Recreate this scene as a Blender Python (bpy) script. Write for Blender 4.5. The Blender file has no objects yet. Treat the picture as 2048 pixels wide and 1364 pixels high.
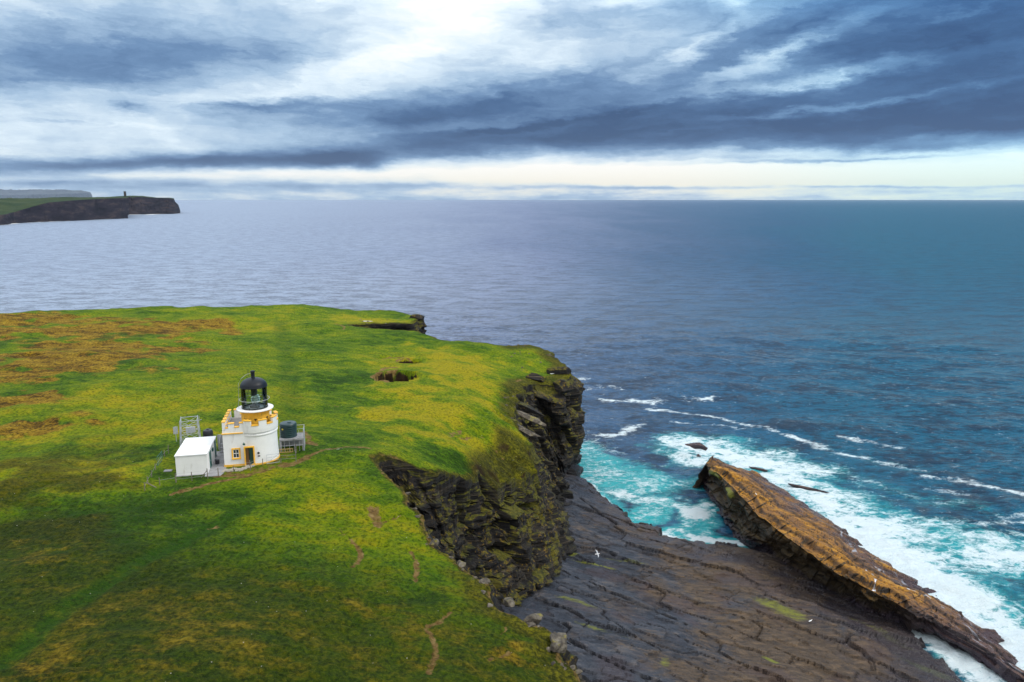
import bpy, math, random
import numpy as np
from mathutils import Vector, Matrix, Euler
from mathutils.geometry import delaunay_2d_cdt

random.seed(7)
R = math.radians
SC = bpy.context.scene
COL = SC.collection

# ---------------------------------------------------------------- camera model
F = 1479.0; TH = math.atan((682 - 399) / F); H = 60.0
CT, ST = math.cos(TH), math.sin(TH)
def P(px, py, z):
    a = (px - 1024) / F; b = (682 - py) / F
    d = (a, CT + b * ST, -ST + b * CT); t = (z - H) / d[2]
    return (a * t, d[1] * t, z)
def AZEL(px, py):
    a = (px - 1024) / F; b = (682 - py) / F
    d = Vector((a, CT + b * ST, -ST + b * CT)).normalized()
    return math.atan2(d.x, d.y), math.asin(d.z)
def ZAT(py, D):      # height of a point seen in row py at forward distance D
    return H - D * math.tan(TH + math.atan((py - 682) / F))

cam = bpy.data.cameras.new('camera'); co = bpy.data.objects.new('camera', cam); COL.objects.link(co)
cam.sensor_width = 36; cam.lens = 36 * F / 2048
cam.clip_start = 0.5; cam.clip_end = 200000
co.location = (0, 0, H); co.rotation_euler = (math.pi / 2 - TH, 0, 0)
SC.camera = co

# ---------------------------------------------------------------- numpy noise
def _h(ix, iy, iz=0, seed=0):
    n = (ix.astype(np.int64) * 374761393 + iy.astype(np.int64) * 668265263 + np.asarray(iz).astype(np.int64) * 2147483647 + seed * 1274126177) & 0xFFFFFFFF
    n = ((n ^ (n >> 13)) * 1274126177) & 0xFFFFFFFF
    n = ((n ^ (n >> 16)) * 2246822519) & 0xFFFFFFFF
    return ((n ^ (n >> 15)) & 0xFFFFFF) / float(0xFFFFFF)
def vn(x, y, seed=0):
    x = np.asarray(x, float); y = np.asarray(y, float)
    ix = np.floor(x); iy = np.floor(y); fx = x - ix; fy = y - iy
    fx = fx * fx * fx * (fx * (fx * 6 - 15) + 10); fy = fy * fy * fy * (fy * (fy * 6 - 15) + 10)
    a = _h(ix, iy, 0, seed); b = _h(ix + 1, iy, 0, seed); c = _h(ix, iy + 1, 0, seed); d = _h(ix + 1, iy + 1, 0, seed)
    return (a + (b - a) * fx) * (1 - fy) + (c + (d - c) * fx) * fy - 0.5
def fbm(x, y, o=4, seed=0, g=0.5):
    s = 0; a = 1.0; x = np.asarray(x, float); y = np.asarray(y, float)
    for k in range(o):
        s = s + a * vn(x, y, seed + k * 17)
        x, y = x * 1.63 - y * 1.21 + 13.7, x * 1.21 + y * 1.63 + 5.1; a *= g
    return s
def vor(x, y, seed=0):
    x = np.asarray(x, float); y = np.asarray(y, float)
    ix = np.floor(x); iy = np.floor(y)
    f1 = np.full(x.shape, 9.0); f2 = np.full(x.shape, 9.0); cid = np.zeros(x.shape)
    for dx in (-1, 0, 1):
        for dy in (-1, 0, 1):
            cx = ix + dx; cy = iy + dy
            px = cx + 0.12 + 0.76 * _h(cx, cy, 1, seed); py = cy + 0.12 + 0.76 * _h(cx, cy, 2, seed)
            d = np.maximum(np.abs(px - x), np.abs(py - y)) * 0.8 + 0.2 * np.hypot(px - x, py - y)
            m = d < f1
            f2 = np.where(m, f1, np.minimum(f2, d)); cid = np.where(m, _h(cx, cy, 3, seed), cid); f1 = np.where(m, d, f1)
    return cid, f2 - f1
def sstep(a, b, x):
    t = np.clip((x - a) / (b - a), 0, 1); return t * t * (3 - 2 * t)
def polydist(x, y, pts):
    """distance to polyline and parameter along it"""
    best = np.full(x.shape, 1e9); par = np.zeros(x.shape)
    for k in range(len(pts) - 1):
        ax, ay = pts[k][:2]; bx, by = pts[k + 1][:2]
        dx, dy = bx - ax, by - ay; L2 = dx * dx + dy * dy + 1e-9
        t = np.clip(((x - ax) * dx + (y - ay) * dy) / L2, 0, 1)
        d = np.hypot(x - ax - t * dx, y - ay - t * dy)
        m = d < best; best = np.where(m, d, best); par = np.where(m, k + t, par)
    return best, par
def inside(x, y, poly):
    r = np.zeros(x.shape, bool); n = len(poly)
    for k in range(n):
        ax, ay = poly[k][:2]; bx, by = poly[(k + 1) % n][:2]
        if ay == by: continue
        c = ((ay > y) != (by > y)) & (x < (bx - ax) * (y - ay) / (by - ay) + ax)
        r ^= c
    return r
class RBF:
    def __init__(s, pts, lam=0.0):
        p = np.array(pts, float); s.c = p[:, :2] / 50.0
        n = len(p); r = np.hypot(s.c[:, None, 0] - s.c[None, :, 0], s.c[:, None, 1] - s.c[None, :, 1])
        K = r * 1.0 + np.eye(n) * lam      # biharmonic-like linear kernel: robust
        A = np.zeros((n + 3, n + 3)); A[:n, :n] = K; A[:n, n] = 1; A[:n, n + 1:] = s.c; A[n, :n] = 1; A[n + 1:, :n] = s.c.T
        b = np.zeros(n + 3); b[:n] = p[:, 2]; s.w = np.linalg.solve(A, b)
    def __call__(s, x, y):
        x = np.asarray(x, float) / 50; y = np.asarray(y, float) / 50; o = np.full(x.shape, s.w[-3]) + s.w[-2] * x + s.w[-1] * y
        for k, (cx, cy) in enumerate(s.c): o += s.w[k] * np.sqrt((x - cx) ** 2 + (y - cy) ** 2 + 2e-3)
        return o

# ---------------------------------------------------------------- mesh helpers
def mesh_np(name, V, Fc, mat=None, parent=None, smooth=False, attrs=None, **tags):
    V = np.asarray(V, np.float32); Fc = np.asarray(Fc, np.int32)
    me = bpy.data.meshes.new(name); me.vertices.add(len(V)); me.vertices.foreach_set('co', V.ravel())
    n = Fc.shape[1]; me.loops.add(Fc.size); me.loops.foreach_set('vertex_index', Fc.ravel())
    me.polygons.add(len(Fc)); me.polygons.foreach_set('loop_start', np.arange(0, Fc.size, n, dtype=np.int32))
    me.polygons.foreach_set('loop_total', np.full(len(Fc), n, np.int32))
    me.update(calc_edges=True); me.validate()
    me.polygons.foreach_set('use_smooth', np.full(len(me.polygons), smooth)); 
    for k, v in (attrs or {}).items():
        v = np.asarray(v, np.float32)
        if v.ndim == 1:
            a = me.attributes.new(k, 'FLOAT', 'POINT'); a.data.foreach_set('value', v)
        else:
            if v.shape[1] == 3: v = np.hstack([v, np.ones((len(v), 1), np.float32)])
            a = me.attributes.new(k, 'FLOAT_COLOR', 'POINT'); a.data.foreach_set('color', v.ravel())
    return link(name, me, mat, parent, **tags)
def link(name, me, mat=None, parent=None, **tags):
    if mat: me.materials.append(mat)
    o = bpy.data.objects.new(name, me); COL.objects.link(o)
    if parent: o.parent = parent
    for k, v in tags.items(): o[k] = v
    return o
def grid_faces(nu, nv, wrap=False):
    i = np.arange(nu - 1)[:, None]; j = np.arange(nv - 1 if not wrap else nv)[None, :]; j2 = (j + 1) % nv
    return np.stack([i * nv + j, (i + 1) * nv + j, (i + 1) * nv + j2, i * nv + j2], -1).reshape(-1, 4)

class MB:
    """collects simple shapes and links them as ONE mesh object"""
    def __init__(s): s.v = []; s.f = []
    def add(s, vs, fs):
        o = len(s.v); s.v += [tuple(v) for v in vs]; s.f += [tuple(o + i for i in f) for f in fs]; return s
    def box(s, c, d, rz=0, bev=0.0, taper=1.0):
        cx, cy, cz = c; hx, hy, hz = d[0] / 2, d[1] / 2, d[2] / 2
        b = min(bev, hx * .4, hy * .4, hz * .4); vs = []; ca, sa = math.cos(rz), math.sin(rz)
        prof = [(-hz, b), (-hz + b, 0), (hz - b, 0), (hz, b)] if b else [(-hz, 0), (hz, 0)]
        for z, ins in prof:
            t = taper if z > 0 else 1.0
            X, Y = (hx - ins) * t, (hy - ins) * t; q = b if ins == 0 else b * .4
            pts = [(X, -Y + q), (X, Y - q), (X - q, Y), (-X + q, Y), (-X, Y - q), (-X, -Y + q), (-X + q, -Y), (X - q, -Y)] if b else [(X, -Y), (X, Y), (-X, Y), (-X, -Y)]
            vs += [(cx + x * ca - y * sa, cy + x * sa + y * ca, cz + z) for x, y in pts]
        n = 8 if b else 4; fs = [tuple(range(n))[::-1], tuple(range(n * (len(prof) - 1), n * len(prof)))]
        for k in range(len(prof) - 1):
            for i in range(n): fs.append((k * n + i, k * n + (i + 1) % n, (k + 1) * n + (i + 1) % n, (k + 1) * n + i))
        return s.add(vs, fs)
    def tube(s, pts, r, n=8, r2=None, cap=True):
        pts = [Vector(p) for p in pts]; vs = []; fs = []; r2 = r if r2 is None else r2
        for i, p in enumerate(pts):
            t = (pts[min(i + 1, len(pts) - 1)] - pts[max(i - 1, 0)]).normalized()
            a = t.orthogonal().normalized() if abs(t.z) > .98 else t.cross(Vector((0, 0, 1))).normalized()
            b = t.cross(a); rr = r + (r2 - r) * i / max(1, len(pts) - 1)
            vs += [p + (a * math.cos(2 * math.pi * k / n) + b * math.sin(2 * math.pi * k / n)) * rr for k in range(n)]
        for i in range(len(pts) - 1):
            for k in range(n): fs.append((i * n + k, i * n + (k + 1) % n, (i + 1) * n + (k + 1) % n, (i + 1) * n + k))
        if cap: fs += [tuple(range(n))[::-1], tuple(range((len(pts) - 1) * n, len(pts) * n))]
        return s.add(vs, fs)
    def lathe(s, c, prof, n=48, a0=0, a1=2 * math.pi, cap=True):
        full = abs(a1 - a0 - 2 * math.pi) < 1e-6; m = n if full else n + 1; vs = []; fs = []
        for r, z in prof:
            for k in range(m):
                a = a0 + (a1 - a0) * k / n; vs.append((c[0] + r * math.cos(a), c[1] + r * math.sin(a), c[2] + z))
        for i in range(len(prof) - 1):
            for k in range(n):
                k2 = (k + 1) % m; fs.append((i * m + k, i * m + k2, (i + 1) * m + k2, (i + 1) * m + k))
        if cap and full: fs += [tuple(range(m))[::-1], tuple(range((len(prof) - 1) * m, len(prof) * m))]
        return s.add(vs, fs)
    def build(s, name, mat, parent=None, smooth=False, **tags):
        me = bpy.data.meshes.new(name); me.from_pydata(s.v, [], s.f); me.update()
        if smooth:
            me.polygons.foreach_set('use_smooth', [True] * len(me.polygons))
            me.set_sharp_from_angle(angle=R(35))
        return link(name, me, mat, parent, **tags)
def arcblock(c, r0, r1, a0, a1, z0, z1, n=6):
    """solid block bent round a circle"""
    vs = []; fs = []
    for k in range(n + 1):
        a = a0 + (a1 - a0) * k / n
        for r, z in ((r0, z0), (r1, z0), (r1, z1), (r0, z1)): vs.append((c[0] + r * math.cos(a), c[1] + r * math.sin(a), c[2] + z))
    for k in range(n):
        for q in range(4): fs.append((k * 4 + q, k * 4 + (q + 1) % 4, k * 4 + 4 + (q + 1) % 4, k * 4 + 4 + q))
    fs += [(3, 2, 1, 0), (n * 4, n * 4 + 1, n * 4 + 2, n * 4 + 3)]
    return vs, fs
def empty(name, loc, rz, label, cat, group=None):
    o = bpy.data.objects.new(name, None); COL.objects.link(o); o.location = loc; o.rotation_euler = (0, 0, rz)
    o.empty_display_size = .3; o['label'] = label; o['category'] = cat
    if group: o['group'] = group
    return o
def copy_tree(o, parent=None):
    c = o.copy(); COL.objects.link(c)
    if parent: c.parent = parent
    for ch in o.children: copy_tree(ch, c)
    return c

# ---------------------------------------------------------------- node helpers
class NT:
    def __init__(s, nt): s.nt = nt; s.n = nt.nodes; s.l = nt.links
    def node(s, t, **kw):
        n = s.n.new(t)
        for k, v in kw.items(): setattr(n, k, v)
        return n
    def put(s, sock, v):
        if isinstance(v, bpy.types.NodeSocket): s.l.new(v, sock)
        elif v is not None:
            try: sock.default_value = v
            except Exception: sock.default_value = (v, v, v) if not hasattr(v, '__len__') else tuple(v) + (1,)
    def math(s, op, a, b=None, c=None, clamp=False):
        n = s.node('ShaderNodeMath', operation=op, use_clamp=clamp); s.put(n.inputs[0], a)
        if b is not None: s.put(n.inputs[1], b)
        if c is not None: s.put(n.inputs[2], c)
        return n.outputs[0]
    def vmath(s, op, a, b=None, scale=None):
        n = s.node('ShaderNodeVectorMath', operation=op); s.put(n.inputs[0], a)
        if b is not None: s.put(n.inputs[1], b)
        if scale is not None: s.put(n.inputs['Scale'], scale)
        return n.outputs['Value'] if op in ('LENGTH', 'DOT_PRODUCT') else n.outputs[0]
    def noise(s, vec, scale, detail=4, rough=.55, dist=0, color=False, typ='FBM'):
        n = s.node('ShaderNodeTexNoise'); n.noise_type = typ; s.put(n.inputs['Vector'], vec); n.inputs['Scale'].default_value = scale
        n.inputs['Detail'].default_value = detail; n.inputs['Roughness'].default_value = rough; n.inputs['Distortion'].default_value = dist
        return n.outputs['Color' if color else 'Fac']
    def voronoi(s, vec, scale, feature='F1', out='Distance', rnd=1.0):
        n = s.node('ShaderNodeTexVoronoi', feature=feature); s.put(n.inputs['Vector'], vec); n.inputs['Scale'].default_value = scale
        n.inputs['Randomness'].default_value = rnd
        return n.outputs[out]
    def ramp(s, fac, stops, interp='LINEAR'):
        n = s.node('ShaderNodeValToRGB'); n.color_ramp.interpolation = interp; e = n.color_ramp.elements
        while len(e) < len(stops): e.new(0.5)
        for el, (p, c) in zip(e, stops):
            el.position = p; el.color = (c, c, c, 1) if not hasattr(c, '__len__') else tuple(c) + (1,)
        s.put(n.inputs[0], fac); return n.outputs[0]
    def mrange(s, v, a, b, c=0, d=1, smooth=True):
        n = s.node('ShaderNodeMapRange', interpolation_type='SMOOTHSTEP' if smooth else 'LINEAR'); s.put(n.inputs[0], v)
        for i, q in enumerate((a, b, c, d)): s.put(n.inputs[i + 1], q)
        return n.outputs[0]
    def mix(s, f, a, b, typ='MIX'):
        n = s.node('ShaderNodeMix', data_type='RGBA', blend_type=typ); s.put(n.inputs[0], f)
        for sock, v in ((n.inputs[6], a), (n.inputs[7], b)):
            if isinstance(v, bpy.types.NodeSocket): s.l.new(v, sock)
            else: sock.default_value = tuple(v) + (1,) if hasattr(v, '__len__') else (v, v, v, 1)
        return n.outputs[2]
    def mapping(s, vec, loc=(0, 0, 0), rot=(0, 0, 0), scale=(1, 1, 1), typ='POINT'):
        n = s.node('ShaderNodeMapping', vector_type=typ); s.put(n.inputs[0], vec)
        n.inputs[1].default_value = loc; n.inputs[2].default_value = rot; n.inputs[3].default_value = scale
        return n.outputs[0]
    def bump(s, h, strength=.5, dist=.1, normal=None):
        n = s.node('ShaderNodeBump'); n.inputs['Strength'].default_value = strength; n.inputs['Distance'].default_value = dist
        s.put(n.inputs['Height'], h)
        if normal is not None: s.l.new(normal, n.inputs['Normal'])
        return n.outputs[0]
    def attr(s, name, out='Color'):
        n = s.node('ShaderNodeAttribute', attribute_name=name); return n.outputs[out]
def material(name):
    m = bpy.data.materials.new(name); m.use_nodes = True; t = NT(m.node_tree); t.n.clear()
    out = t.node('ShaderNodeOutputMaterial'); b = t.node('ShaderNodeBsdfPrincipled'); t.l.new(b.outputs[0], out.inputs[0])
    return m, t, b, out
def simple(name, col, rough=.6, metal=0, vary=.18, scale=3, bump=.0, dirt=None, spec=.5):
    m, t, b, o = material(name)
    pos = t.node('ShaderNodeTexCoord').outputs['Object']
    n = t.noise(pos, scale, 5, .6)
    d = [c * (1 - vary) for c in col]; l = [min(1, c * (1 + vary * .6)) for c in col]
    c = t.ramp(n, [(.3, d), (.7, l)])
    if dirt:
        n2 = t.noise(t.mapping(pos, scale=(1, 1, .25)), scale * 1.7, 5, .65); c = t.mix(t.mrange(n2, .56, .74), c, dirt)
    t.l.new(c, b.inputs['Base Color']); b.inputs['Roughness'].default_value = rough; b.inputs['Metallic'].default_value = metal
    b.inputs['Specular IOR Level'].default_value = spec
    if bump: t.l.new(t.bump(t.noise(pos, scale * 8, 4), bump, .02), b.inputs['Normal'])
    return m
# ================================================================= WORLD
SUN_AZ, SUN_EL = R(100), R(48)      # clockwise from +Y
w = bpy.data.worlds.new('World'); SC.world = w; w.use_nodes = True
t = NT(w.node_tree); t.n.clear(); wout = t.node('ShaderNodeOutputWorld')
sky = t.node('ShaderNodeTexSky', sky_type='NISHITA'); sky.sun_disc = False
sky.sun_elevation = SUN_EL; sky.sun_rotation = SUN_AZ; sky.altitude = 60
bg1 = t.node('ShaderNodeBackground'); t.l.new(sky.outputs[0], bg1.inputs[0]); bg1.inputs[1].default_value = 0.1
dirv = t.node('ShaderNodeTexCoord').outputs['Generated']
sep = t.node('ShaderNodeSeparateXYZ'); t.l.new(dirv, sep.inputs[0]); dx, dy, dz = sep.outputs
az = t.math('ARCTAN2', dx, dy); el = t.math('ARCSINE', dz)
comb = t.node('ShaderNodeCombineXYZ'); t.l.new(az, comb.inputs[0]); t.l.new(el, comb.inputs[1]); ae = comb.outputs[0]
# cloud-deck coordinates: direction projected on a horizontal sheet, so streaks flatten towards the horizon
zz = t.math('ADD', t.math('MAXIMUM', dz, 0.0), 0.07)
comb2 = t.node('ShaderNodeCombineXYZ'); t.l.new(t.math('DIVIDE', dx, zz), comb2.inputs[0]); t.l.new(t.math('DIVIDE', dy, zz), comb2.inputs[1]); deck = comb2.outputs[0]
warp = t.noise(t.mapping(ae, scale=(5, 17, 1), rot=(0, 0, R(6))), 1.0, 8, .68, color=True)
warp2 = t.noise(t.mapping(ae, scale=(26, 80, 1)), 1.0, 5, .65, color=True)
wv = t.vmath('MULTIPLY', t.vmath('SUBTRACT', warp, (.5, .5, .5)), (.17, .06, 0))
wv2 = t.vmath('MULTIPLY', t.vmath('SUBTRACT', warp2, (.5, .5, .5)), (.060, .017, 0))
calm = t.mrange(el, R(.3), R(8), .22, 1)
aw = t.vmath('ADD', ae, t.vmath('SCALE', t.vmath('ADD', wv, wv2), scale=calm))
# light and dark cloud masses: px, py, half-width px, half-height px, tilt deg, amount
blobs = [
 # dark
 (330, 95, 420, 105, 6, -.50), (60, 150, 240, 75, 0, -.16), (150, 330, 560, 17, 2, -.44), (560, 316, 330, 15, 2, -.34), (650, 320, 46, 14, 4, -.60), (742, 324, 44, 17, -4, -.66), (690, 316, 30, 8, 0, -.4), (980, 262, 190, 7, 5, -.3), (1150, 238, 260, 8, 8, -.3), (1900, 262, 260, 14, 3, -.35), (520, 214, 110, 12, 10, -.4), (90, 364, 110, 6, 0, -.35),
 (640, 215, 240, 26, 7, -.36), (980, 205, 430, 50, 9, -.50), (820, 238, 240, 22, 6, -.36), (870, 290, 420, 26, 4, -.46), (1200, 275, 420, 38, 3, -.46), (1300, 222, 420, 42, 4, -.42), (1620, 245, 520, 60, 2, -.58),
 (1980, 200, 360, 100, 4, -.50), (1640, 40, 220, 52, 4, -.42), (1900, 75, 320, 75, 3, -.58), (1440, 130, 130, 22, 18, -.34), (1160, 40, 120, 30, 0, -.18), (1280, 60, 120, 28, 10, -.12),
 (1250, 374, 300, 5, 0, -.30), (1500, 325, 300, 4, 1, -.3), (1750, 318, 260, 3.5, 1, -.3), (1650, 262, 460, 22, 2, -.2), (300, 322, 500, 12, 2, -.25), (1100, 366, 160, 9, 0, -.25), (1750, 373, 420, 3.5, 0, -.30), (600, 372, 200, 9, 0, -.22), (300, 372, 130, 9, 0, -.22), (850, 370, 260, 11, 0, -.20), (1400, 320, 400, 5, 1, -.2), (1350, 398, 800, 4, 0, -.05),
 (2350, -280, 1000, 330, 6, -.66), (2250, -700, 800, 380, 0, -.25), (280, 222, 40, 9, 0, -.35), (105, 245, 60, 4, 0, -.2),
 # light
 (900, 36, 200, 60, 20, .38), (740, 118, 170, 30, 18, .20), (590, 175, 260, 42, 12, .20), (230, 195, 260, 26, 4, .26), (250, 255, 420, 40, 2, .20), (120, 45, 190, 16, -10, .14),
 (1120, 100, 170, 50, 12, .12), (1370, 100, 150, 16, 22, .34), (1580, 92, 210, 22, 16, .58), (1460, 10, 50, 30, 0, .3), (1240, 8, 70, 14, 0, .3), (1660, 150, 300, 15, 6, .46), (1330, 262, 160, 7, 3, .20), (1760, 198, 320, 9, 5, .34), (1500, 228, 260, 6, 4, .22), (1850, 30, 160, 9, 14, .22),
 (1600, 346, 900, 36, 0, .85), (1120, 345, 300, 22, 0, .50), (1850, 310, 400, 9, -2, .30), (500, 346, 240, 10, 0, .34), (350, 352, 160, 6, 0, .2), (760, 345, 220, 9, 0, .24), (60, 384, 160, 8, 0, .15),
 (300, -480, 1500, 420, 0, .62), (900, -150, 600, 110, 8, .30),
]
B = None
for px, py, hw, hh, tilt, amt in blobs:
    a, e = AZEL(px, py); s = 1 / math.hypot(F, (px - 1024) * .8) 
    m = t.mapping(aw, loc=(a, e, 0), rot=(0, 0, R(tilt)), scale=(hw * s * 1.45, hh * s * 1.45, 1), typ='TEXTURE')
    g = t.node('ShaderNodeTexGradient', gradient_type='QUADRATIC_SPHERE'); t.l.new(m, g.inputs[0])
    B = t.math('MULTIPLY_ADD', t.math('POWER', g.outputs['Fac'], .72), amt * .86, B if B is not None else .60)
n1 = t.noise(t.mapping(aw, scale=(10, 27, 1), rot=(0, 0, R(9))), 1.0, 9, .64)
n2 = t.noise(t.mapping(deck, scale=(.55, .34, 1), rot=(0, 0, R(-22))), 1.0, 8, .6)
B = t.math('ADD', B, t.math('MULTIPLY', t.math('SUBTRACT', n1, .5), .62))
B = t.math('ADD', B, t.math('MULTIPLY', t.math('SUBTRACT', n2, .5), .66))
n4 = t.noise(t.mapping(aw, scale=(22, 150, 1), rot=(0, 0, R(4))), 1.0, 5, .6)
B = t.math('ADD', B, t.math('MULTIPLY', t.math('SUBTRACT', n4, .5), .17))
B = t.math('ADD', t.math('MULTIPLY', B, .86), .12)
cc = t.ramp(B, [(0.0, (.020, .062, .17)), (.2, (.052, .122, .27)), (.4, (.145, .26, .45)), (.58, (.37, .52, .70)), (.80, (.74, .86, .95)), (1.0, (1.03, 1.04, 1.05))])
# warm low light along the horizon, greener to the right
warmf = t.math('MULTIPLY', t.mrange(el, R(0.0), R(3.9), 1, 0), t.mrange(B, .55, .9))
cc = t.mix(t.math('MULTIPLY', warmf, t.mrange(az, R(-22), R(2), .45, 1)), cc, (1.10, 1.0, .76))
# teal cast to the far right of the view, added to tint the sea's reflections
cc = t.mix(t.mrange(az, R(8), R(34), 0, .55), cc, t.mix(1.0, cc, (.62, 1.02, 1.12), 'MULTIPLY'))
cc = t.mix(t.math('MULTIPLY', t.mrange(el, R(10), R(17)), t.mrange(az, R(2), R(28))), cc, t.mix(1.0, cc, (.30, .82, 1.12), 'MULTIPLY'))
boost = t.math('MULTIPLY', t.mrange(el, R(12.5), R(21)), t.mrange(az, R(36), R(4)))
cc = t.mix(boost, cc, t.mix(1.0, cc, (1.75, 1.85, 2.05), 'MULTIPLY'))
# away from the view the deck is a thin bright overcast
over = t.math('MAXIMUM', t.mrange(el, R(26), R(52)), t.mrange(t.math('ABSOLUTE', az), R(70), R(115)))
n3 = t.noise(t.mapping(deck, scale=(.9, .9, 1)), 1.0, 5, .55)
oc = t.ramp(n3, [(.3, (.98, 1.02, 1.08)), (.7, (1.6, 1.6, 1.58))])
oc = t.mix(1.0, oc, t.mrange(el, 0, R(38), .45, 1), 'MULTIPLY')
cc = t.mix(over, cc, oc)
low = t.mrange(dz, -.02, 0.0); cc = t.mix(low, (.25, .33, .42), cc)
bg2 = t.node('ShaderNodeBackground'); t.l.new(cc, bg2.inputs[0]); bg2.inputs[1].default_value = 1.0
ms = t.node('ShaderNodeMixShader'); ms.inputs[0].default_value = .94
t.l.new(bg1.outputs[0], ms.inputs[1]); t.l.new(bg2.outputs[0], ms.inputs[2]); t.l.new(ms.outputs[0], wout.inputs[0])
w.cycles.sampling_method = 'MANUAL'; w.cycles.sample_map_resolution = 1024

sl = bpy.data.lights.new('sun', 'SUN'); so = bpy.data.objects.new('sun', sl); COL.objects.link(so)
sl.energy = 1.5; sl.angle = R(16); sl.color = (1, .955, .88)
sd = Vector((math.sin(SUN_AZ) * math.cos(SUN_EL), math.cos(SUN_AZ) * math.cos(SUN_EL), math.sin(SUN_EL)))
so.rotation_euler = sd.to_track_quat('Z', 'Y').to_euler(); so.location = (40, 0, 120)

SC.view_settings.view_transform = 'Standard'; SC.view_settings.look = 'None'; SC.view_settings.exposure = 0.16; SC.view_settings.gamma = 1
SC.view_settings.use_curve_mapping = False
SC.cycles.use_denoising = True; SC.cycles.max_bounces = 6; SC.cycles.diffuse_bounces = 2; SC.cycles.glossy_bounces = 2
SC.cycles.transmission_bounces = 4; SC.cycles.transparent_max_bounces = 8; SC.cycles.volume_bounces = 0
SC.cycles.caustics_reflective = False; SC.cycles.caustics_refractive = False
# ================================================================= MATERIALS
def grass_material():
    m, t, b, o = material('turf')
    pos = t.node('ShaderNodeNewGeometry').outputs['Position']
    a1 = t.node('ShaderNodeSeparateColor'); t.l.new(t.attr('mask'), a1.inputs[0]); dirt, heath, lush = a1.outputs[:3]
    a2 = t.node('ShaderNodeSeparateColor'); t.l.new(t.attr('mask2'), a2.inputs[0]); dry, moss, pale = a2.outputs[:3]
    wide = t.noise(pos, .055, 6, .62); mid = t.noise(t.mapping(pos, scale=(.8, 1.5, 1), rot=(0, 0, R(20))), .34, 7, .68)
    fine = t.noise(pos, 2.6, 6, .75); blade = t.noise(t.mapping(pos, scale=(1, 1.8, 1)), 9.0, 3, .7)
    v = t.math('ADD', t.math('MULTIPLY', wide, .55), t.math('ADD', t.math('MULTIPLY', mid, .50), t.math('MULTIPLY', fine, .20)))
    v = t.math('ADD', v, t.math('MULTIPLY', dry, .20)); v = t.math('SUBTRACT', v, t.math('MULTIPLY', lush, .095))
    trk = t.attr('track', 'Fac')
    c = t.ramp(v, [(.49, (.022, .070, .002)), (.56, (.058, .135, .002)), (.62, (.120, .205, .002)), (.69, (.205, .265, .002)), (.80, (.38, .33, .006))])
    c = t.mix(t.math('MULTIPLY', trk, .85), c, (.028, .095, .004))
    c = t.mix(t.math('MULTIPLY', t.math('MULTIPLY', t.math('SUBTRACT', 1.0, trk), 1.0), t.mrange(t.math('ADD', t.attr('edge_shade', 'Fac'), t.math('MULTIPLY', t.math('SUBTRACT', mid, .5), 1.2)), .1, .9, 0, .85)), c, t.ramp(t.math('ADD', t.math('MULTIPLY', fine, .7), t.math('MULTIPLY', mid, .3)), [(.36, (.009, .014, .001)), (.5, (.034, .044, .002)), (.62, (.088, .078, .004)), (.72, (.20, .15, .012))]))  # olive turf with the foreground shade painted in
    # heath: brown and straw
    hm = t.math('ADD', t.math('MULTIPLY', mid, .6), t.math('MULTIPLY', fine, .45))
    hc = t.ramp(hm, [(.38, (.040, .022, .003)), (.47, (.11, .050, .004)), (.54, (.30, .175, .010)), (.66, (.46, .31, .025))])
    hf = t.mrange(t.math('ADD', heath, t.math('MULTIPLY', t.math('SUBTRACT', mid, .5), .75)), .30, .72)
    c = t.mix(hf, c, hc)
    # olive, stony turf on the seaward shoulders
    mo = t.ramp(t.math('ADD', t.math('MULTIPLY', mid, .5), t.math('MULTIPLY', fine, .5)), [(.38, (.022, .014, .005)), (.5, (.070, .066, .005)), (.60, (.165, .155, .006)), (.72, (.26, .23, .02))])
    mf = t.mrange(t.math('ADD', moss, t.math('MULTIPLY', t.math('SUBTRACT', mid, .5), .9)), .3, .75)
    c = t.mix(mf, c, mo)
    # individual tussocks: gap shade painted dark and paler tips
    c = t.mix(t.mrange(fine, .34, .58, .70, 0), c, (.010, .022, .002))
    c = t.mix(t.mrange(blade, .56, .74, 0, .34), c, (.40, .40, .02))
    # bare earth
    ec = t.ramp(t.noise(pos, 1.6, 5, .65), [(.3, (.085, .045, .014)), (.5, (.21, .13, .042)), (.7, (.36, .25, .10))])
    df = t.mrange(t.math('ADD', dirt, t.math('MULTIPLY', t.math('SUBTRACT', t.noise(pos, 1.1, 6, .75), .5), 1.5)), .42, .68)
    c = t.mix(df, c, ec)
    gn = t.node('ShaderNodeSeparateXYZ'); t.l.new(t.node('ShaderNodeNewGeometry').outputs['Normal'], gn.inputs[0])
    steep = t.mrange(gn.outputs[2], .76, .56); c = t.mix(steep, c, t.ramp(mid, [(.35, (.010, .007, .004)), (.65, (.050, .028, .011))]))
    pf = t.mrange(t.math('ADD', pale, t.math('MULTIPLY', t.math('SUBTRACT', t.noise(pos, 2.2, 4), .5), .8)), .45, .6); c = t.mix(pf, c, (.62, .60, .55))
    # small scattered stones and droppings
    sp = t.voronoi(pos, .9, 'F1'); c = t.mix(t.mrange(sp, .045, .03), c, (.5, .48, .38))
    t.l.new(c, b.inputs['Base Color']); b.inputs['Roughness'].default_value = .9; b.inputs['Specular IOR Level'].default_value = .12
    h = t.math('ADD', t.math('MULTIPLY', mid, 1.2), t.math('ADD', t.math('MULTIPLY', fine, .55), t.math('MULTIPLY', blade, .22)))
    t.l.new(t.bump(h, 1.0, .75), b.inputs['Normal'])
    return m
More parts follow.
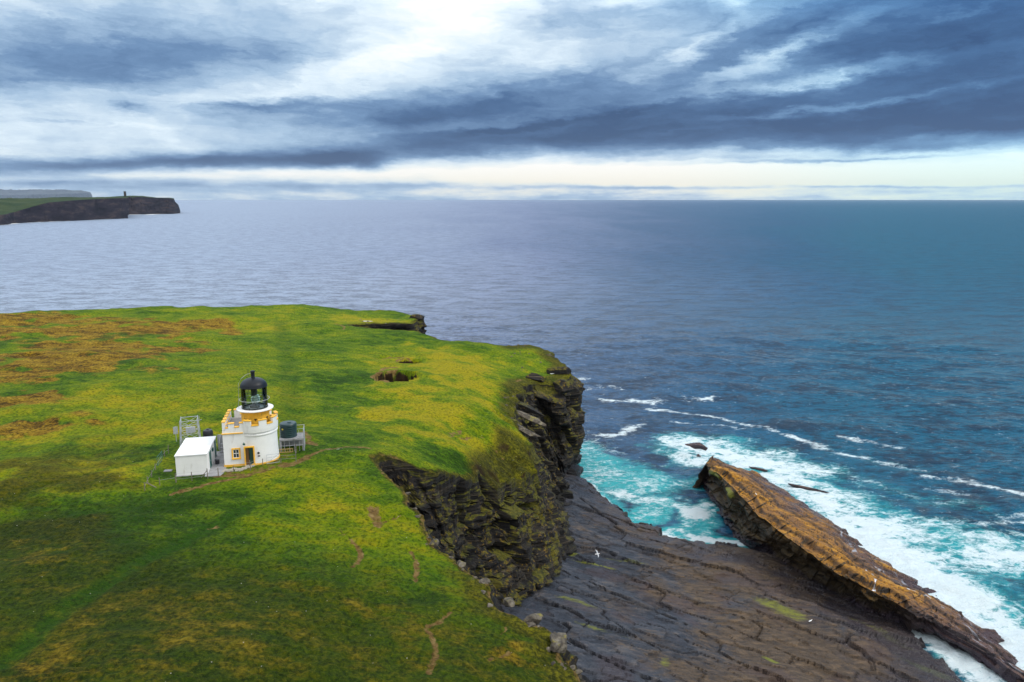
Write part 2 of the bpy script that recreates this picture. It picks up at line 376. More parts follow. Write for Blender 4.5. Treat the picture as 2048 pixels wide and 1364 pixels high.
def cliff_material():
    m, t, b, o = material('cliff_rock')
    g = t.node('ShaderNodeNewGeometry'); pos = g.outputs['Position']
    gn = t.node('ShaderNodeSeparateXYZ'); t.l.new(g.outputs['True Normal'], gn.inputs[0]); up = gn.outputs[2]
    sp = t.node('ShaderNodeSeparateXYZ'); t.l.new(pos, sp.inputs[0]); z = sp.outputs[2]
    strata = t.noise(t.mapping(pos, scale=(.09, .09, 3.2), rot=(R(4), R(-8), 0)), 1.0, 7, .7)
    blot = t.noise(pos, .35, 6, .65); fine = t.noise(pos, 2.2, 6, .7)
    c = t.ramp(strata, [(.36, (.003, .003, .004)), (.48, (.011, .010, .010)), (.58, (.032, .026, .019)), (.72, (.14, .11, .075))])
    c = t.mix(t.mrange(blot, .45, .62, 0, .6), c, (.024, .027, .031))
    top = t.attr('topness', 'Fac'); shelf = t.mrange(up, .12, .55)
    lich = t.math('MULTIPLY', t.mrange(t.math('ADD', t.math('MULTIPLY', blot, .75), t.math('MULTIPLY', fine, .45)), .61, .69), t.math('ADD', t.math('MULTIPLY', shelf, .8), .12))
    lc = t.mix(t.mrange(t.noise(pos, .35, 4), .4, .6), (.48, .25, .012), (.13, .11, .007))
    hi = t.mrange(z, 3.5, 9); c = t.mix(t.math('MULTIPLY', lich, hi), c, lc)
    gr = t.math('MULTIPLY', t.mrange(t.math('ADD', t.math('MULTIPLY', up, .7), t.math('ADD', t.math('MULTIPLY', blot, .8), t.math('MULTIPLY', top, .55))), .98, 1.16), hi)
    c = t.mix(gr, c, t.ramp(fine, [(.35, (.022, .028, .003)), (.55, (.085, .080, .005)), (.7, (.20, .15, .012))]))
    c = t.mix(t.mrange(t.noise(pos, 1.1, 5, .7), .66, .76, 0, .5), c, (.34, .32, .27))
    # black wet tide zone
    wet = t.mrange(t.math('ADD', z, t.math('MULTIPLY', blot, 4)), 7.0, 4.2); c = t.mix(t.math('MULTIPLY', wet, .7), c, (.016, .016, .02))
    t.l.new(c, b.inputs['Base Color']); t.l.new(t.mrange(wet, 0, 1, .85, .38), b.inputs['Roughness']); b.inputs['Specular IOR Level'].default_value = .3
    h = t.math('ADD', t.math('MULTIPLY', strata, 1.0), t.math('ADD', t.math('MULTIPLY', fine, .5), t.math('MULTIPLY', t.voronoi(t.mapping(pos, scale=(.5, .5, 1.3)), 1.0, 'F1'), .5)))
    t.l.new(t.bump(h, 1.0, .5), b.inputs['Normal'])
    return m
def platform_material(name, orange):
    m, t, b, o = material(name)
    g = t.node('ShaderNodeNewGeometry'); pos = g.outputs['Position']
    gn = t.node('ShaderNodeSeparateXYZ'); t.l.new(g.outputs['True Normal'], gn.inputs[0]); up = gn.outputs[2]
    sp = t.node('ShaderNodeSeparateXYZ'); t.l.new(pos, sp.inputs[0]); z = sp.outputs[2]
    a1 = t.node('ShaderNodeSeparateColor'); t.l.new(t.attr('rk'), a1.inputs[0]); wet, lichen, crack = a1.outputs[:3]
    cell = t.attr('cell', 'Fac')
    st = t.noise(t.mapping(pos, rot=(0, 0, R(-32)), scale=(.35, 1.6, 3.0)), 1.0, 7, .7); big = t.noise(pos, .09, 5, .6); fine = t.noise(pos, 2.4, 6, .72)
    if orange:
        c = t.ramp(t.math('ADD', t.math('MULTIPLY', st, .75), t.math('MULTIPLY', cell, .25)), [(.34, (.060, .026, .007)), (.45, (.20, .088, .005)), (.56, (.40, .175, .005)), (.68, (.60, .31, .010))])
        c = t.mix(t.mrange(big, .50, .64, 0, .45), c, (.13, .060, .030))
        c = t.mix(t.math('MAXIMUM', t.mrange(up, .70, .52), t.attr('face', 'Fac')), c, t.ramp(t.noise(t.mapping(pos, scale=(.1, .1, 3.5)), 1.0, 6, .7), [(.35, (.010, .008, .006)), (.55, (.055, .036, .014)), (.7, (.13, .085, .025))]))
    else:
        c = t.ramp(t.math('ADD', t.math('MULTIPLY', st, .7), t.math('MULTIPLY', cell, .3)), [(.32, (.008, .009, .014)), (.46, (.021, .026, .038)), (.58, (.045, .050, .064)), (.74, (.12, .11, .11))])
        east_ = t.mrange(sp.outputs[0], 6, 36, -.10, .16); c = t.mix(t.mrange(t.math('ADD', t.math('ADD', big, east_), t.math('MULTIPLY', st, .3)), .56, .80, 0, .85), c, t.ramp(st, [(.35, (.030, .018, .009)), (.52, (.080, .050, .024)), (.68, (.16, .10, .048))]))
        c = t.mix(t.mrange(t.noise(pos, .14, 3), .52, .66, 0, .4), c, (.055, .034, .038))
    c = t.mix(t.mrange(t.attr('run', 'Fac'), .35, .75), c, (.78, .80, .86)) if orange else c
    gm = t.mrange(t.math('ADD', lichen, t.math('MULTIPLY', t.math('SUBTRACT', st, .5), 1.3)), .42, .85)
    c = t.mix(t.math('MULTIPLY', gm, .9), c, t.mix(fine, (.045, .05, .006), (.26, .28, .02)))
    c = t.mix(t.math('MULTIPLY', t.mrange(fine, .60, .74), .35), c, (.30, .27, .24))
    c = t.mix(t.math('MULTIPLY', wet, .82), c, (.040, .028, .046) if orange else (.030, .027, .036))
    c = t.mix(t.math('MULTIPLY', crack, .85 if orange else .62), c, (.008, .007, .008))
    t.l.new(c, b.inputs['Base Color']); t.l.new(t.math('SUBTRACT', t.mrange(fine, .3, .7, .50, .78), t.math('MULTIPLY', wet, .42)), b.inputs['Roughness']); b.inputs['Specular IOR Level'].default_value = .35
    h = t.math('ADD', t.math('MULTIPLY', st, .8), t.math('MULTIPLY', fine, .45))
    t.l.new(t.bump(h, .9, .35), b.inputs['Normal'])
    return m
def boulder_material():
    m, t, b, o = material('lichen_stone')
    pos = t.node('ShaderNodeNewGeometry').outputs['Position']; n = t.noise(pos, 1.2, 6, .7); f = t.noise(pos, 5, 4, .7)
    c = t.ramp(n, [(.35, (.028, .022, .016)), (.5, (.08, .066, .048)), (.65, (.19, .165, .125))])
    c = t.mix(t.mrange(t.noise(pos, .9, 5, .7), .54, .64, 0, .8), c, (.20, .17, .015))
    t.l.new(c, b.inputs['Base Color']); b.inputs['Roughness'].default_value = .9; t.l.new(t.bump(t.math('ADD', n, t.math('MULTIPLY', f, .4)), 1, .15), b.inputs['Normal'])
    return m
def sea_material():
    m, t, b, o = material('sea_water')
    pos = t.node('ShaderNodeNewGeometry').outputs['Position']
    sp = t.node('ShaderNodeSeparateXYZ'); t.l.new(pos, sp.inputs[0])
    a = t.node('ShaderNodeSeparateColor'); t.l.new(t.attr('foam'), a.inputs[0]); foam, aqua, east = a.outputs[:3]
    p = t.mapping(pos, rot=(0, 0, R(14)), scale=(.55, 1, 1))
    dist = t.vmath('LENGTH', pos)
    w0 = t.noise(p, .022, 4, .6, .3); w1 = t.noise(p, .10, 5, .62, .3); w2 = t.noise(p, .55, 5, .65, .4); w3 = t.noise(p, 2.3, 3, .6)
    h = t.math('ADD', t.math('ADD', t.math('MULTIPLY', w0, t.mrange(dist, 200, 900, 0, 5)), t.math('MULTIPLY', w1, 4.2)), t.math('ADD', t.math('MULTIPLY', w2, 1.25), t.math('MULTIPLY', w3, .20)))
    far = t.mrange(dist, 150, 6000, 1, .9)
    # foam: lacy threads that close up where there is much of it
    q = t.mapping(pos, rot=(0, 0, R(-32)), scale=(.8, 1.35, 1))
    wq = t.vmath('ADD', q, t.vmath('MULTIPLY', t.vmath('SUBTRACT', t.noise(q, .5, 4, .6, color=True), (.5, .5, .5)), (2.6, 2.6, 0)))
    v1 = t.voronoi(wq, .55, 'DISTANCE_TO_EDGE'); v2 = t.voronoi(wq, 1.7, 'DISTANCE_TO_EDGE'); nn = t.noise(wq, .42, 7, .72); nf = t.noise(wq, 3.2, 5, .75)
    lace = t.math('SUBTRACT', t.math('ADD', t.math('MULTIPLY', nn, 1.5), t.math('MULTIPLY', nf, .55)), t.math('ADD', t.math('MULTIPLY', v1, .9), t.math('MULTIPLY', v2, .65)))
    ff = t.math('ADD', lace, t.math('MULTIPLY', foam, 1.02))
    fm = t.mrange(ff, 1.02, 1.62)
    # rare whitecaps on open water
    wc = t.math('MULTIPLY', t.mrange(t.noise(t.mapping(pos, rot=(0, 0, R(14)), scale=(.3, 1, 1)), .16, 6, .7), .735, .78), .55); fm = t.math('MAXIMUM', fm, t.math('MULTIPLY', wc, t.mrange(dist, 900, 250)))
    aq = t.mrange(t.math('ADD', aqua, t.math('MULTIPLY', t.math('SUBTRACT', nn, .5), 1.1)), .25, .95)
    body_sheen = t.ramp(east, [(.12, (.27, .34, .46)), (.38, (.21, .265, .385)), (.51, (.140, .185, .305)), (.69, (.036, .088, .180)), (.84, (.004, .072, .155)), (.97, (.0, .088, .158))])  # pale left stops: reflected sky sheen painted into the water colour
    body_sheen = t.mix(t.mrange(t.math('ADD', t.math('MULTIPLY', w2, .5), t.math('MULTIPLY', w1, .5)), .41, .56, t.mrange(dist, 200, 900, .85, .42), 0), body_sheen, (.004, .014, .034))  # wave troughs darkened in the colour, standing in for their shading
    c = t.mix(aq, body_sheen, t.mix(nf, (.0, .16, .20), (.04, .54, .57)))
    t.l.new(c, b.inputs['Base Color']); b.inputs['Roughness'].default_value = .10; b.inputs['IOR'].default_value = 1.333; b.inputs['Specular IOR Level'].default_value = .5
    bn = t.node('ShaderNodeBump'); bn.inputs['Distance'].default_value = 1.0; t.l.new(h, bn.inputs['Height']); t.l.new(t.math('MULTIPLY', far, 1.0), bn.inputs['Strength'])
    t.l.new(bn.outputs[0], b.inputs['Normal']); t.l.new(t.mrange(dist, 130, 900, .14, .64), b.inputs['Roughness'])
    fb = t.node('ShaderNodeBsdfPrincipled'); t.l.new(t.mix(nf, (.55, .74, .80), (.92, .94, .96)), fb.inputs['Base Color']); fb.inputs['Roughness'].default_value = .85
    t.l.new(t.bump(t.math('ADD', ff, t.math('MULTIPLY', nf, .5)), .8, .5), fb.inputs['Normal'])
    mx = t.node('ShaderNodeMixShader'); t.l.new(t.math('MULTIPLY', fm, .96), mx.inputs[0]); t.l.new(b.outputs[0], mx.inputs[1]); t.l.new(fb.outputs[0], mx.inputs[2]); t.l.new(mx.outputs[0], o.inputs[0])
    return m
M_TURF = grass_material(); M_CLIFF = cliff_material(); M_PLAT = platform_material('shore_rock', False); M_FIN = platform_material('orange_rock', True)
M_STONE = boulder_material(); M_SEA = sea_material()
# ================================================================= HEADLAND: rim and foot pairs
def px(p): return P(*p)
def O(x, y, z): return (x, y, z)
pairs = [ # rim (world), foot (world)
 (O(40, -90, 24), O(48, -92, 2)), (O(16, -30, 24), O(22, -30, 2)), (O(9, 20, 24.5), O(14, 20, 3)),
 (px((1200, 1410, 25)), O(8.5, 45, 5)), (px((1172, 1364, 25)), O(8, 50, 5)), (px((1118, 1298, 25.5)), O(6.5, 54, 5)), (px((1075, 1242, 26)), O(4.5, 58, 5)), (px((1015, 1205, 26.5)), O(2, 60.5, 5)),
 (px((960, 1160, 27)), O(-.5, 64, 5)), (px((900, 1120, 27.3)), O(-3.4, 67.5, 6)), (px((860, 1085, 27.5)), O(-5.8, 70, 7)), (px((835, 1040, 27.8)), O(-7.5, 73.5, 8)),
 (px((810, 990, 28)), O(-9.6, 78, 9)), (px((790, 965, 28.3)), O(-11.3, 80.4, 14)), (px((765, 943, 28.6)), O(-13.4, 82.6, 20)), (px((742, 922, 29)), O(-15.2, 84.6, 25)),
 (px((757, 912, 29)), O(-15, 85.2, 25)), (O(-13.6, 87.6, 28), O(-12.6, 84.9, 19)), (O(-11.2, 87.3, 27), O(-10.2, 83.6, 12)), (O(-9.3, 88.2, 26.3), O(-6, 83, 9)), (O(-7.5, 90.0, 25), O(-2.5, 85, 7)),
 (O(-5.2, 95.5, 22.8), O(.5, 88.5, 6)), (O(-2.0, 100.5, 20.3), O(3.2, 92, 5)), (O(1.6, 105.5, 18.8), O(5.9, 97.5, 4.5)), (O(3.9, 111.5, 19), O(8.2, 104, 4)),
 (O(3.4, 117, 20.2), O(9.3, 112, 3)), (O(1.0, 120.5, 21.8), O(9.8, 121, 2)), (O(.4, 127, 22.5), O(9.6, 130, 2)), (O(1.1, 138, 23), O(9.4, 139, 1.5)), (O(3.8, 148, 23.5), O(10.2, 144.5, 1)),
 (O(9.8, 149.6, 22.5), O(11.3, 146.2, 0)), (O(12.5, 152.5, 22.2), O(13, 150, -1.5)), (O(12.1, 162, 23), O(13.2, 163, -2)), (O(9.1, 173.5, 24), O(10.5, 176, -2)), (O(4.3, 174.8, 25), O(4.5, 179, -2)),
 (O(-2.8, 171.5, 26), O(-2, 176, -2)), (O(-14.7, 172.2, 27), O(-14, 176, -2)), (O(-20.5, 176.5, 27.6), O(-18.5, 179, -2)), (O(-24, 180.5, 28), O(-21.5, 181.8, -1)), (O(-33, 180.2, 28.5), O(-33, 181.5, 8)), (O(-40.5, 181, 29), O(-39.8, 182.2, 20)),
 (O(-40.5, 184.5, 29.2), O(-39, 183.4, 20)), (O(-33, 187.5, 28.6), O(-32, 184.4, 6)), (O(-25.8, 193, 28), O(-23, 189, -1)), (O(-24.4, 204, 28.2), O(-21.5, 205, -2)), (O(-33.7, 211, 29), O(-33, 215, -2)),
 (O(-52.7, 212.5, 30), O(-53, 217, -2)), (O(-80, 203, 30.8), O(-80, 208, -2)), (O(-103, 198.5, 31.8), O(-104, 203, -2)), (O(-113, 195, 31.8), O(-115, 200, -2)), (O(-126.4, 184, 31.5), O(-129, 188, -2)), (O(-150, 165, 31.5), O(-154, 169, -2)),
 (O(-260, 60, 32), O(-266, 62, -2)), (O(-260, -90, 32), O(-266, -92, -2)),
]
rim0 = np.array([p[0] for p in pairs]); foot0 = np.array([p[1] for p in pairs])
ctrl = [tuple(p) for p in rim0] + [px(q) for q in [
 (508, 930, 30), (353, 953, 30), (560, 900, 30), (420, 900, 30.1), (450, 880, 30.1), (600, 900, 29.6), (650, 930, 29.2), (700, 900, 28.8), (640, 870, 29), (600, 800, 29.4), (650, 730, 28.7), (620, 680, 29.0), (560, 650, 29.8), (750, 800, 28.2), (900, 780, 27.6), (980, 820, 25.2), (850, 720, 28.2), (950, 720, 27),
 (850, 880, 27.0), (930, 900, 25.6), (1000, 860, 24), (1000, 910, 21.5), (1000, 760, 25.6), (400, 700, 30.8), (200, 720, 31.2), (100, 800, 30.8), (0, 900, 30.4), (200, 900, 30.4), (150, 1050, 30.6), (0, 1200, 30.8), (300, 1150, 30.6), (500, 1050, 30.2), (650, 1050, 29.5), (600, 1250, 30.2), (800, 1150, 28.6), (850, 1300, 28.4), (1000, 1330, 27), (1080, 1350, 26), (350, 1350, 30.8), (740, 1000, 29)]] + [
 (-80, 20, 31), (-10, 20, 28), (-40, -40, 30), (-200, 0, 32), (-120, 90, 31.3), (-150, 120, 31.4)]
TOP = RBF(ctrl, .02)

# resample the rim: fine where the photograph shows it
rim = []; foot = []
for k in range(len(pairs)):
    a, b2 = rim0[k], rim0[(k + 1) % len(pairs)]; fa, fb = foot0[k], foot0[(k + 1) % len(pairs)]
    L = np.linalg.norm(b2[:2] - a[:2]); fine = 3 <= k <= 50
    st = .42 if 3 <= k <= 34 else (.8 if fine else 8.0)
    n = max(1, int(math.ceil(L / st)))
    for i in range(n):
        u = i / n; rim.append(a + (b2 - a) * u); foot.append(fa + (fb - fa) * u)
rim = np.array(rim); foot = np.array(foot)
# smooth corners a little, then roughen
def smooth_closed(a, it):
    for _ in range(it): a = (np.roll(a, 1, 0) + 2 * a + np.roll(a, -1, 0)) / 4
    return a
far_mask = (np.abs(rim[:, 0]) < 200) & (rim[:, 1] > 30)
sr, sf = smooth_closed(rim, 3), smooth_closed(foot, 24); rim = np.where(far_mask[:, None], sr, rim); foot = np.where(far_mask[:, None], sf, foot)
seg = np.linalg.norm(np.roll(rim, -1, 0)[:, :2] - rim[:, :2], axis=1); S = np.concatenate([[0], np.cumsum(seg)[:-1]])
tan = np.roll(rim, -2, 0)[:, :2] - np.roll(rim, 2, 0)[:, :2]; tan /= np.linalg.norm(tan, axis=1)[:, None] + 1e-9
outn = np.stack([-tan[:, 1], tan[:, 0]], 1)
if np.sum((foot[:, :2] - rim[:, :2]) * outn) < 0: outn = -outn
gully = sstep(3.0, 9.0, np.hypot(rim[:, 0] + 15.5, rim[:, 1] - 84.5))
cid, ce = vor(S / 2.4, S * 0 + .5, 5)
wob = (fbm(S / 5.0, S * 0 + 3.3, 5, 11, .6) * 1.3 + (cid - .5) * 1.0) * far_mask * (.25 + .75 * gully) * np.where(rim[:, 1] > 170, .7, 1)
rim[:, :2] += outn * wob[:, None]
PITS = [ (P(790, 750, 26.5), 2.6, 3.3, 3.6, 'hole'), (P(822, 712, 27.5), 1.6, 1.5, 2.2, 'slot'), (P(770, 712, 27.9), 3.0, .9, .5, 'scar')]
SCARS = [ # polylines of bare earth: points px, width m, depth m
 ([(745, 1012), (750, 1028), (757, 1042)], .75, .35), ([(701, 1066), (716, 1080), (722, 1092), (716, 1104), (705, 1116)], .38, .40),
 ([(822, 1098), (832, 1112), (834, 1130), (828, 1148)], .38, .38), ([(848, 1238), (880, 1232), (886, 1226), (900, 1214)], .30, .35), ([(850, 1240), (866, 1262), (872, 1290), (866, 1310), (856, 1335)], .36, .30),
 ([(772, 1037), (790, 1034), (800, 1030)], .18, .2), ([(676, 1030), (684, 1050), (700, 1064)], .12, .2), ([(560, 802), (585, 795), (612, 792)], .22, .45), ([(600, 868), (614, 880), (622, 895)], .5, .1), ([(612, 895), (632, 900)], .7, .08),
 ([(600, 930), (625, 918), (655, 910), (690, 906), (745, 907)], .55, .12), ([(570, 938), (600, 930), (620, 920)], .8, .05), ([(430, 952), (480, 950), (530, 944), (575, 932)], .55, .04), ([(345, 985), (400, 972), (450, 960), (500, 951)], .5, .04), ([(415, 1046), (434, 1040)], .38, .05),
 ([(898, 872), (922, 860)], .5, .2), ([(920, 875), (960, 880), (1010, 898)], .22, .3), ([(760, 736), (775, 728), (790, 727)], .9, .2), ([(745, 752), (760, 744)], .8, .1), ([(672, 650), (690, 656), (684, 662)], .7, .2), ([(745, 712), (780, 707), (812, 706)], .55, .4),
 ([(0, 750), (90, 738), (150, 742)], .1, .0), ([(980, 1315), (1000, 1308), (1018, 1298)], .25, .2), ([(1008, 1240), (1012, 1255), (1000, 1262)], .15, .2), ([(880, 820), (905, 835)], .2, .25), ([(648, 806), (675, 810)], .2, .2), ([(1020, 758), (1045, 750)], .3, .3)]
scar_w = [([P(a, b, 29.5 if b < 1150 else 28.5)[:2] for a, b in s[0]], s[1], s[2]) for s in SCARS]
scar_w = []
for s in SCARS:
    pts = []
    for a, b in s[0]:
        z = 29.0
        for _ in range(6):
            q = P(a, b, z); z = float(TOP(np.array([q[0]]), np.array([q[1]]))[0])
        pts.append(q[:2])
    scar_w.append((pts, s[1], s[2]))
def ground_px(a, b):
    z = 29.0
    for _ in range(8):
        q = P(a, b, z); z = float(TOP(np.array([q[0]]), np.array([q[1]]))[0])
    return (q[0], q[1], z)
# smooth track hollows (px polyline, half width m, depth)
TRACKS = [([(0, 1310), (120, 1220), (230, 1150), (330, 1090), (420, 1050), (500, 1000)], .85, .25), ([(0, 1037), (150, 1024), (300, 1000), (400, 978)], .9, .10), ([(0, 1000), (120, 960), (250, 925), (330, 900)], .5, .22), ([(560, 640), (575, 720), (580, 800), (590, 850)], 1.6, .25)]
track_w = [([ground_px(*q)[:2] for q in s[0]], s[1], s[2]) for s in TRACKS]
PITW = [(ground_px(792, 750), 3.5, 4.6, 9), (ground_px(818, 714), 2.4, 2.4, 4), (ground_px(62, 710), 2.5, .9, .7)]
hq = ground_px(508, 925); HQ = (-33.0, 83.0)
def top_height(x, y):
    z = TOP(x, y)
    flat = sstep(5, 11, np.hypot((x - HQ[0]) * .8, y - HQ[1]))
    z = 30.0 + (z - 30.0) * (.12 + .88 * flat) + flat * 0
    e = np.clip(.15 + .85 * flat, 0, 1)
    z = z + e * (fbm(x / 22, y / 22, 4, 3) * 1.3 + fbm(x / 4.5, y / 4.5, 4, 9) * .46 + fbm(x / 1.1, y / 1.1, 2, 21) * .10)
    tu = vor(x / .95 + vn(x / 2, y / 2, 5), y / .75, 27)[1]; z = z + e * sstep(0, .45, tu) * .16 * sstep(95, 70, y) * (.4 + 1.2 * np.clip(fbm(x / 7, y / 7, 2, 29) + .5, 0, 1))
    # tussocky steps on the seaward shoulder
    sh = sstep(-9, 2, x) * sstep(150, 120, y) * sstep(84, 96, y)
    c1, e1 = vor(x / 2.3, y / 1.7, 31); z = z + sh * ((c1 - .5) * .9 - sstep(.16, 0, e1) * .35)
    for (c, a, b, d) in PITW:
        rr = np.hypot((x - c[0]) / a, (y - c[1]) / b) + fbm(x / 1.5, y / 1.5, 3, 41) * .35
        z = z - d * sstep(1.05, .62, rr)
    for pts, wd, dp in scar_w:
        d, _ = polydist(x, y, pts); d = d + fbm(x / .8, y / .8, 3, 55) * .25
        z = z - .5 * dp * sstep(wd * 1.6, wd * .3, d)
    for pts, wd, dp in track_w:
        d, _ = polydist(x, y, pts); z = z - dp * sstep(wd * 1.8, 0, d)
    return z
# rim height; the land drops a little towards the very edge
rim[:, 2] = top_height(rim[:, 0], rim[:, 1]) - .15
# interior points
def inner_pts(x0, x1, y0, y1, st, hole=None):
    xs = np.arange(x0, x1, st); ys = np.arange(y0, y1, st * .9); X, Y = np.meshgrid(xs, ys); X[1::2] += st / 2
    rng = np.random.RandomState(int(st * 100)); X = X.ravel() + rng.uniform(-.18, .18, X.size) * st; Y = Y.ravel() + rng.uniform(-.18, .18, Y.size) * st
    return X, Y
PX, PY = [], []
def add_zone(X, Y, keep):
    PX.append(X[keep]); PY.append(Y[keep])
X, Y = inner_pts(-62, 12, 34, 78, .36); add_zone(X, Y, (Y > -X * 1.16 - 6) & (Y < 78))
X, Y = inner_pts(-78, 14, 34, 170, .62); inN = lambda X, Y: (X > -62.2) & (Y < 78.3) & (Y > -X * 1.16 - 6.4)
zone = lambda X, Y, e: (X > -78 - e) & (X < 14 + e) & (Y > 34 - e) & ((Y < 128 + e) | ((Y < 166 + e) & (X > -28 - e) & (X < -4 + e))) & (Y > -X * 1.16 - 12 - e * 1.5); add_zone(X, Y, zone(X, Y, 0) & ~inN(X, Y))
X, Y = inner_pts(-155, 16, 34, 214, 1.15); inA = zone(X, Y, .4); add_zone(X, Y, ~inA & (Y > -X * 1.16 - 18))
X, Y = inner_pts(-259, 40, -89, 200, 7.0); add_zone(X, Y, ~((X > -158) & (Y > 31)) | (Y < -X * 1.16 - 24))
X = np.concatenate(PX); Y = np.concatenate(PY)
rp = [tuple(p[:2]) for p in rim]
ins = inside(X, Y, rp)
dmin, _ = polydist(X[ins], Y[ins], rp + [rp[0]]); keep = np.where(ins)[0][dmin > .30]; X, Y = X[keep], Y[keep]
allx = np.concatenate([rim[:, 0], X]); ally = np.concatenate([rim[:, 1], Y]); nr = len(rim)
cv = [Vector((a, b)) for a, b in zip(allx.tolist(), ally.tolist())]
res = delaunay_2d_cdt(cv, [(i, (i + 1) % nr) for i in range(nr)], [], 0, 1e-5)
V2 = np.array([(v.x, v.y) for v in res[0]]); tri = np.array([f for f in res[2] if len(f) == 3])
cen = V2[tri].mean(1); tri = tri[inside(cen[:, 0], cen[:, 1], [tuple(p[:2]) for p in rim])]
zt = top_height(V2[:, 0], V2[:, 1])
for i, og in enumerate(res[3]):
    for q in og:
        if q < nr: zt[i] = rim[q, 2]
x, y = V2[:, 0], V2[:, 1]
a3 = V2[tri[:, 0]]; b3 = V2[tri[:, 1]]; c3 = V2[tri[:, 2]]
flip = ((b3 - a3)[:, 0] * (c3 - a3)[:, 1] - (b3 - a3)[:, 1] * (c3 - a3)[:, 0]) < 0; tri[flip] = tri[flip][:, ::-1]
# ---- surface kinds
dirt = np.zeros(len(x)); pale = np.zeros(len(x))
for pts, wd, dp in scar_w:
    if dp == 0: continue
    d, _ = polydist(x, y, pts); dirt = np.maximum(dirt, sstep(wd * 1.5, wd * .2, d) * .74)
for (c, a, b, dpt) in PITW[:2]:
    rr = np.hypot((x - c[0]) / a, (y - c[1]) / b); dirt = np.maximum(dirt, .75 * sstep(1.35, 1.1, rr) * sstep(.85, 1.0, rr) * (x < c[0]))
drim, _ = polydist(x, y, rp + [rp[0]])
apr, _ = polydist(x, y, [ground_px(*q)[:2] for q in [(445, 945), (500, 940), (550, 932), (590, 905)]]); dirt = np.maximum(dirt, .48 * sstep(1.6, .3, apr))
def blob(pxy, rx, ry, rot=0):
    c = ground_px(*pxy); ca, sa = math.cos(R(rot)), math.sin(R(rot)); dx, dy = x - c[0] + WXN * min(rx, ry), y - c[1] + WYN * min(rx, ry)
    return sstep(1.55, .25, np.hypot((dx * ca + dy * sa) / rx, (-dx * sa + dy * ca) / ry))
WXN = fbm(x / 5, y / 5, 5, 141, .6) * 1.6; WYN = fbm(x / 5, y / 5, 5, 143, .6) * 1.6
heath = np.zeros(len(x))
for p_, rx, ry, ro in [((60, 735), 19, 9, 8), ((150, 720), 15, 8, 8), ((220, 690), 20, 7, 8), ((330, 655), 17, 8, 4), ((60, 665), 22, 8, 0), ((410, 645), 10, 5, 0), ((40, 850), 8, 3, 10), ((20, 800), 10, 2.5, 0), ((400, 1010), 0.1, .1, 0)]:
    heath = np.maximum(heath, blob(p_, rx, ry, ro) * 1.12)
heath = np.maximum(heath, blob((60, 640), 30, 7, 2) * .8)
for p_, rx, ry, ro, a in [((250, 1280), 11, 6, 20, .42), ((80, 1330), 8, 4, 0, .5), ((450, 1300), 8, 4, 0, .38), ((20, 1120), 8, 5, 0, .35), ((1020, 1310), 2.6, 2.6, 0, .55)]:
    heath = np.maximum(heath, blob(p_, rx, ry, ro) * a)
lush = np.zeros(len(x))
for p_, rx, ry, ro, a in [((430, 1010), 7, 3.5, 0, .9), ((520, 980), 6, 3, 20, .9), ((850, 900), 9, 4, 0, .9), ((670, 760), 5, 16, 10, .7), ((830, 680), 13, 9, 0, .6), ((700, 880), 6, 5, 0, .7), ((300, 960), 8, 3, 10, .6), ((870, 1200), 2.2, 2.2, 0, 1), ((600, 1150), 5, 4, 0, .6), ((60, 1080), 9, 6, 0, .9), ((250, 780), 14, 6, 0, .4), ((900, 640), 20, 5, 0, .4)]:
    lush = np.maximum(lush, blob(p_, rx, ry, ro) * a)
for k in (0, 2):
    d, _ = polydist(x, y, track_w[k][0]); lush = np.maximum(lush, sstep(track_w[k][1] * 1.5, track_w[k][1] * .4, d) * 1.0)
lush = np.maximum(lush, .30 * sstep(74, 48, y)); heath = np.maximum(heath, .30 * sstep(70, 50, y) + .12 * WXN * sstep(70, 50, y))  # browner, greener near turf, foreground darkening painted in with it
trk = np.zeros(len(x))
for k, am in ((0, .8), (1, .5), (3, .5)):
    d, _ = polydist(x + WXN * .3, y + WYN * .3, track_w[k][0]); trk = np.maximum(trk, am * sstep(track_w[k][1] * 1.5, track_w[k][1] * .5, d))
edge_shade = .85 * sstep(78, 48, y + WYN * 2 + (x + 20) * .35) * sstep(6, -6, x * 0 - 0) + .35 * sstep(66, 50, y)  # shade towards bottom and left edge, painted into the turf colour
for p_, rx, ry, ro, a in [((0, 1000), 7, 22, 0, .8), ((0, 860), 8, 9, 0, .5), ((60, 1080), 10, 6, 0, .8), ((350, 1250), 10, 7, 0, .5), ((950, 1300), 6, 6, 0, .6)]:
    edge_shade = np.maximum(edge_shade, blob(p_, rx, ry, ro) * a)
dry = np.zeros(len(x))
for p_, rx, ry, ro, a in [((330, 850), 13, 9, 0, .7), ((150, 950), 12, 5, 12, .9), ((560, 760), 8, 14, 0, .45), ((870, 830), 9, 12, 0, 1.15), ((930, 740), 13, 13, 0, 1.1), ((640, 960), 6, 6, 0, .6), ((330, 800), 16, 12, 0, .5), ((720, 640), 14, 8, 0, .6), ((460, 640), 20, 10, 0, .4), ((420, 770), 10, 10, 0, .4), ((690, 960), 3, 6, 0, .4), ((100, 640), 30, 4, 0, .2)]:
    dry = np.maximum(dry, blob(p_, rx, ry, ro) * a)
moss = np.maximum(.85 * sstep(-11, -2, x) * sstep(122, 112, y) * sstep(88, 97, y) * sstep(9.5, 3.0, drim), .95 * sstep(1.0, .15, drim) * ((x > -60) & (y > 40)))
moss = np.maximum(moss, .7 * sstep(7, 2, drim) * sstep(-8, 0, x) * sstep(112, 125, y)); moss = np.maximum(moss, .66 * sstep(5.5, 1.0, drim) * sstep(70, 58, y)); 
moss = np.maximum(moss, .45 * sstep(3.5, .5, drim) * (y > 165))
dirt = np.maximum(dirt, .55 * sstep(1.0, .2, drim) * (y < 84) * (y > 36) * (x > -16))
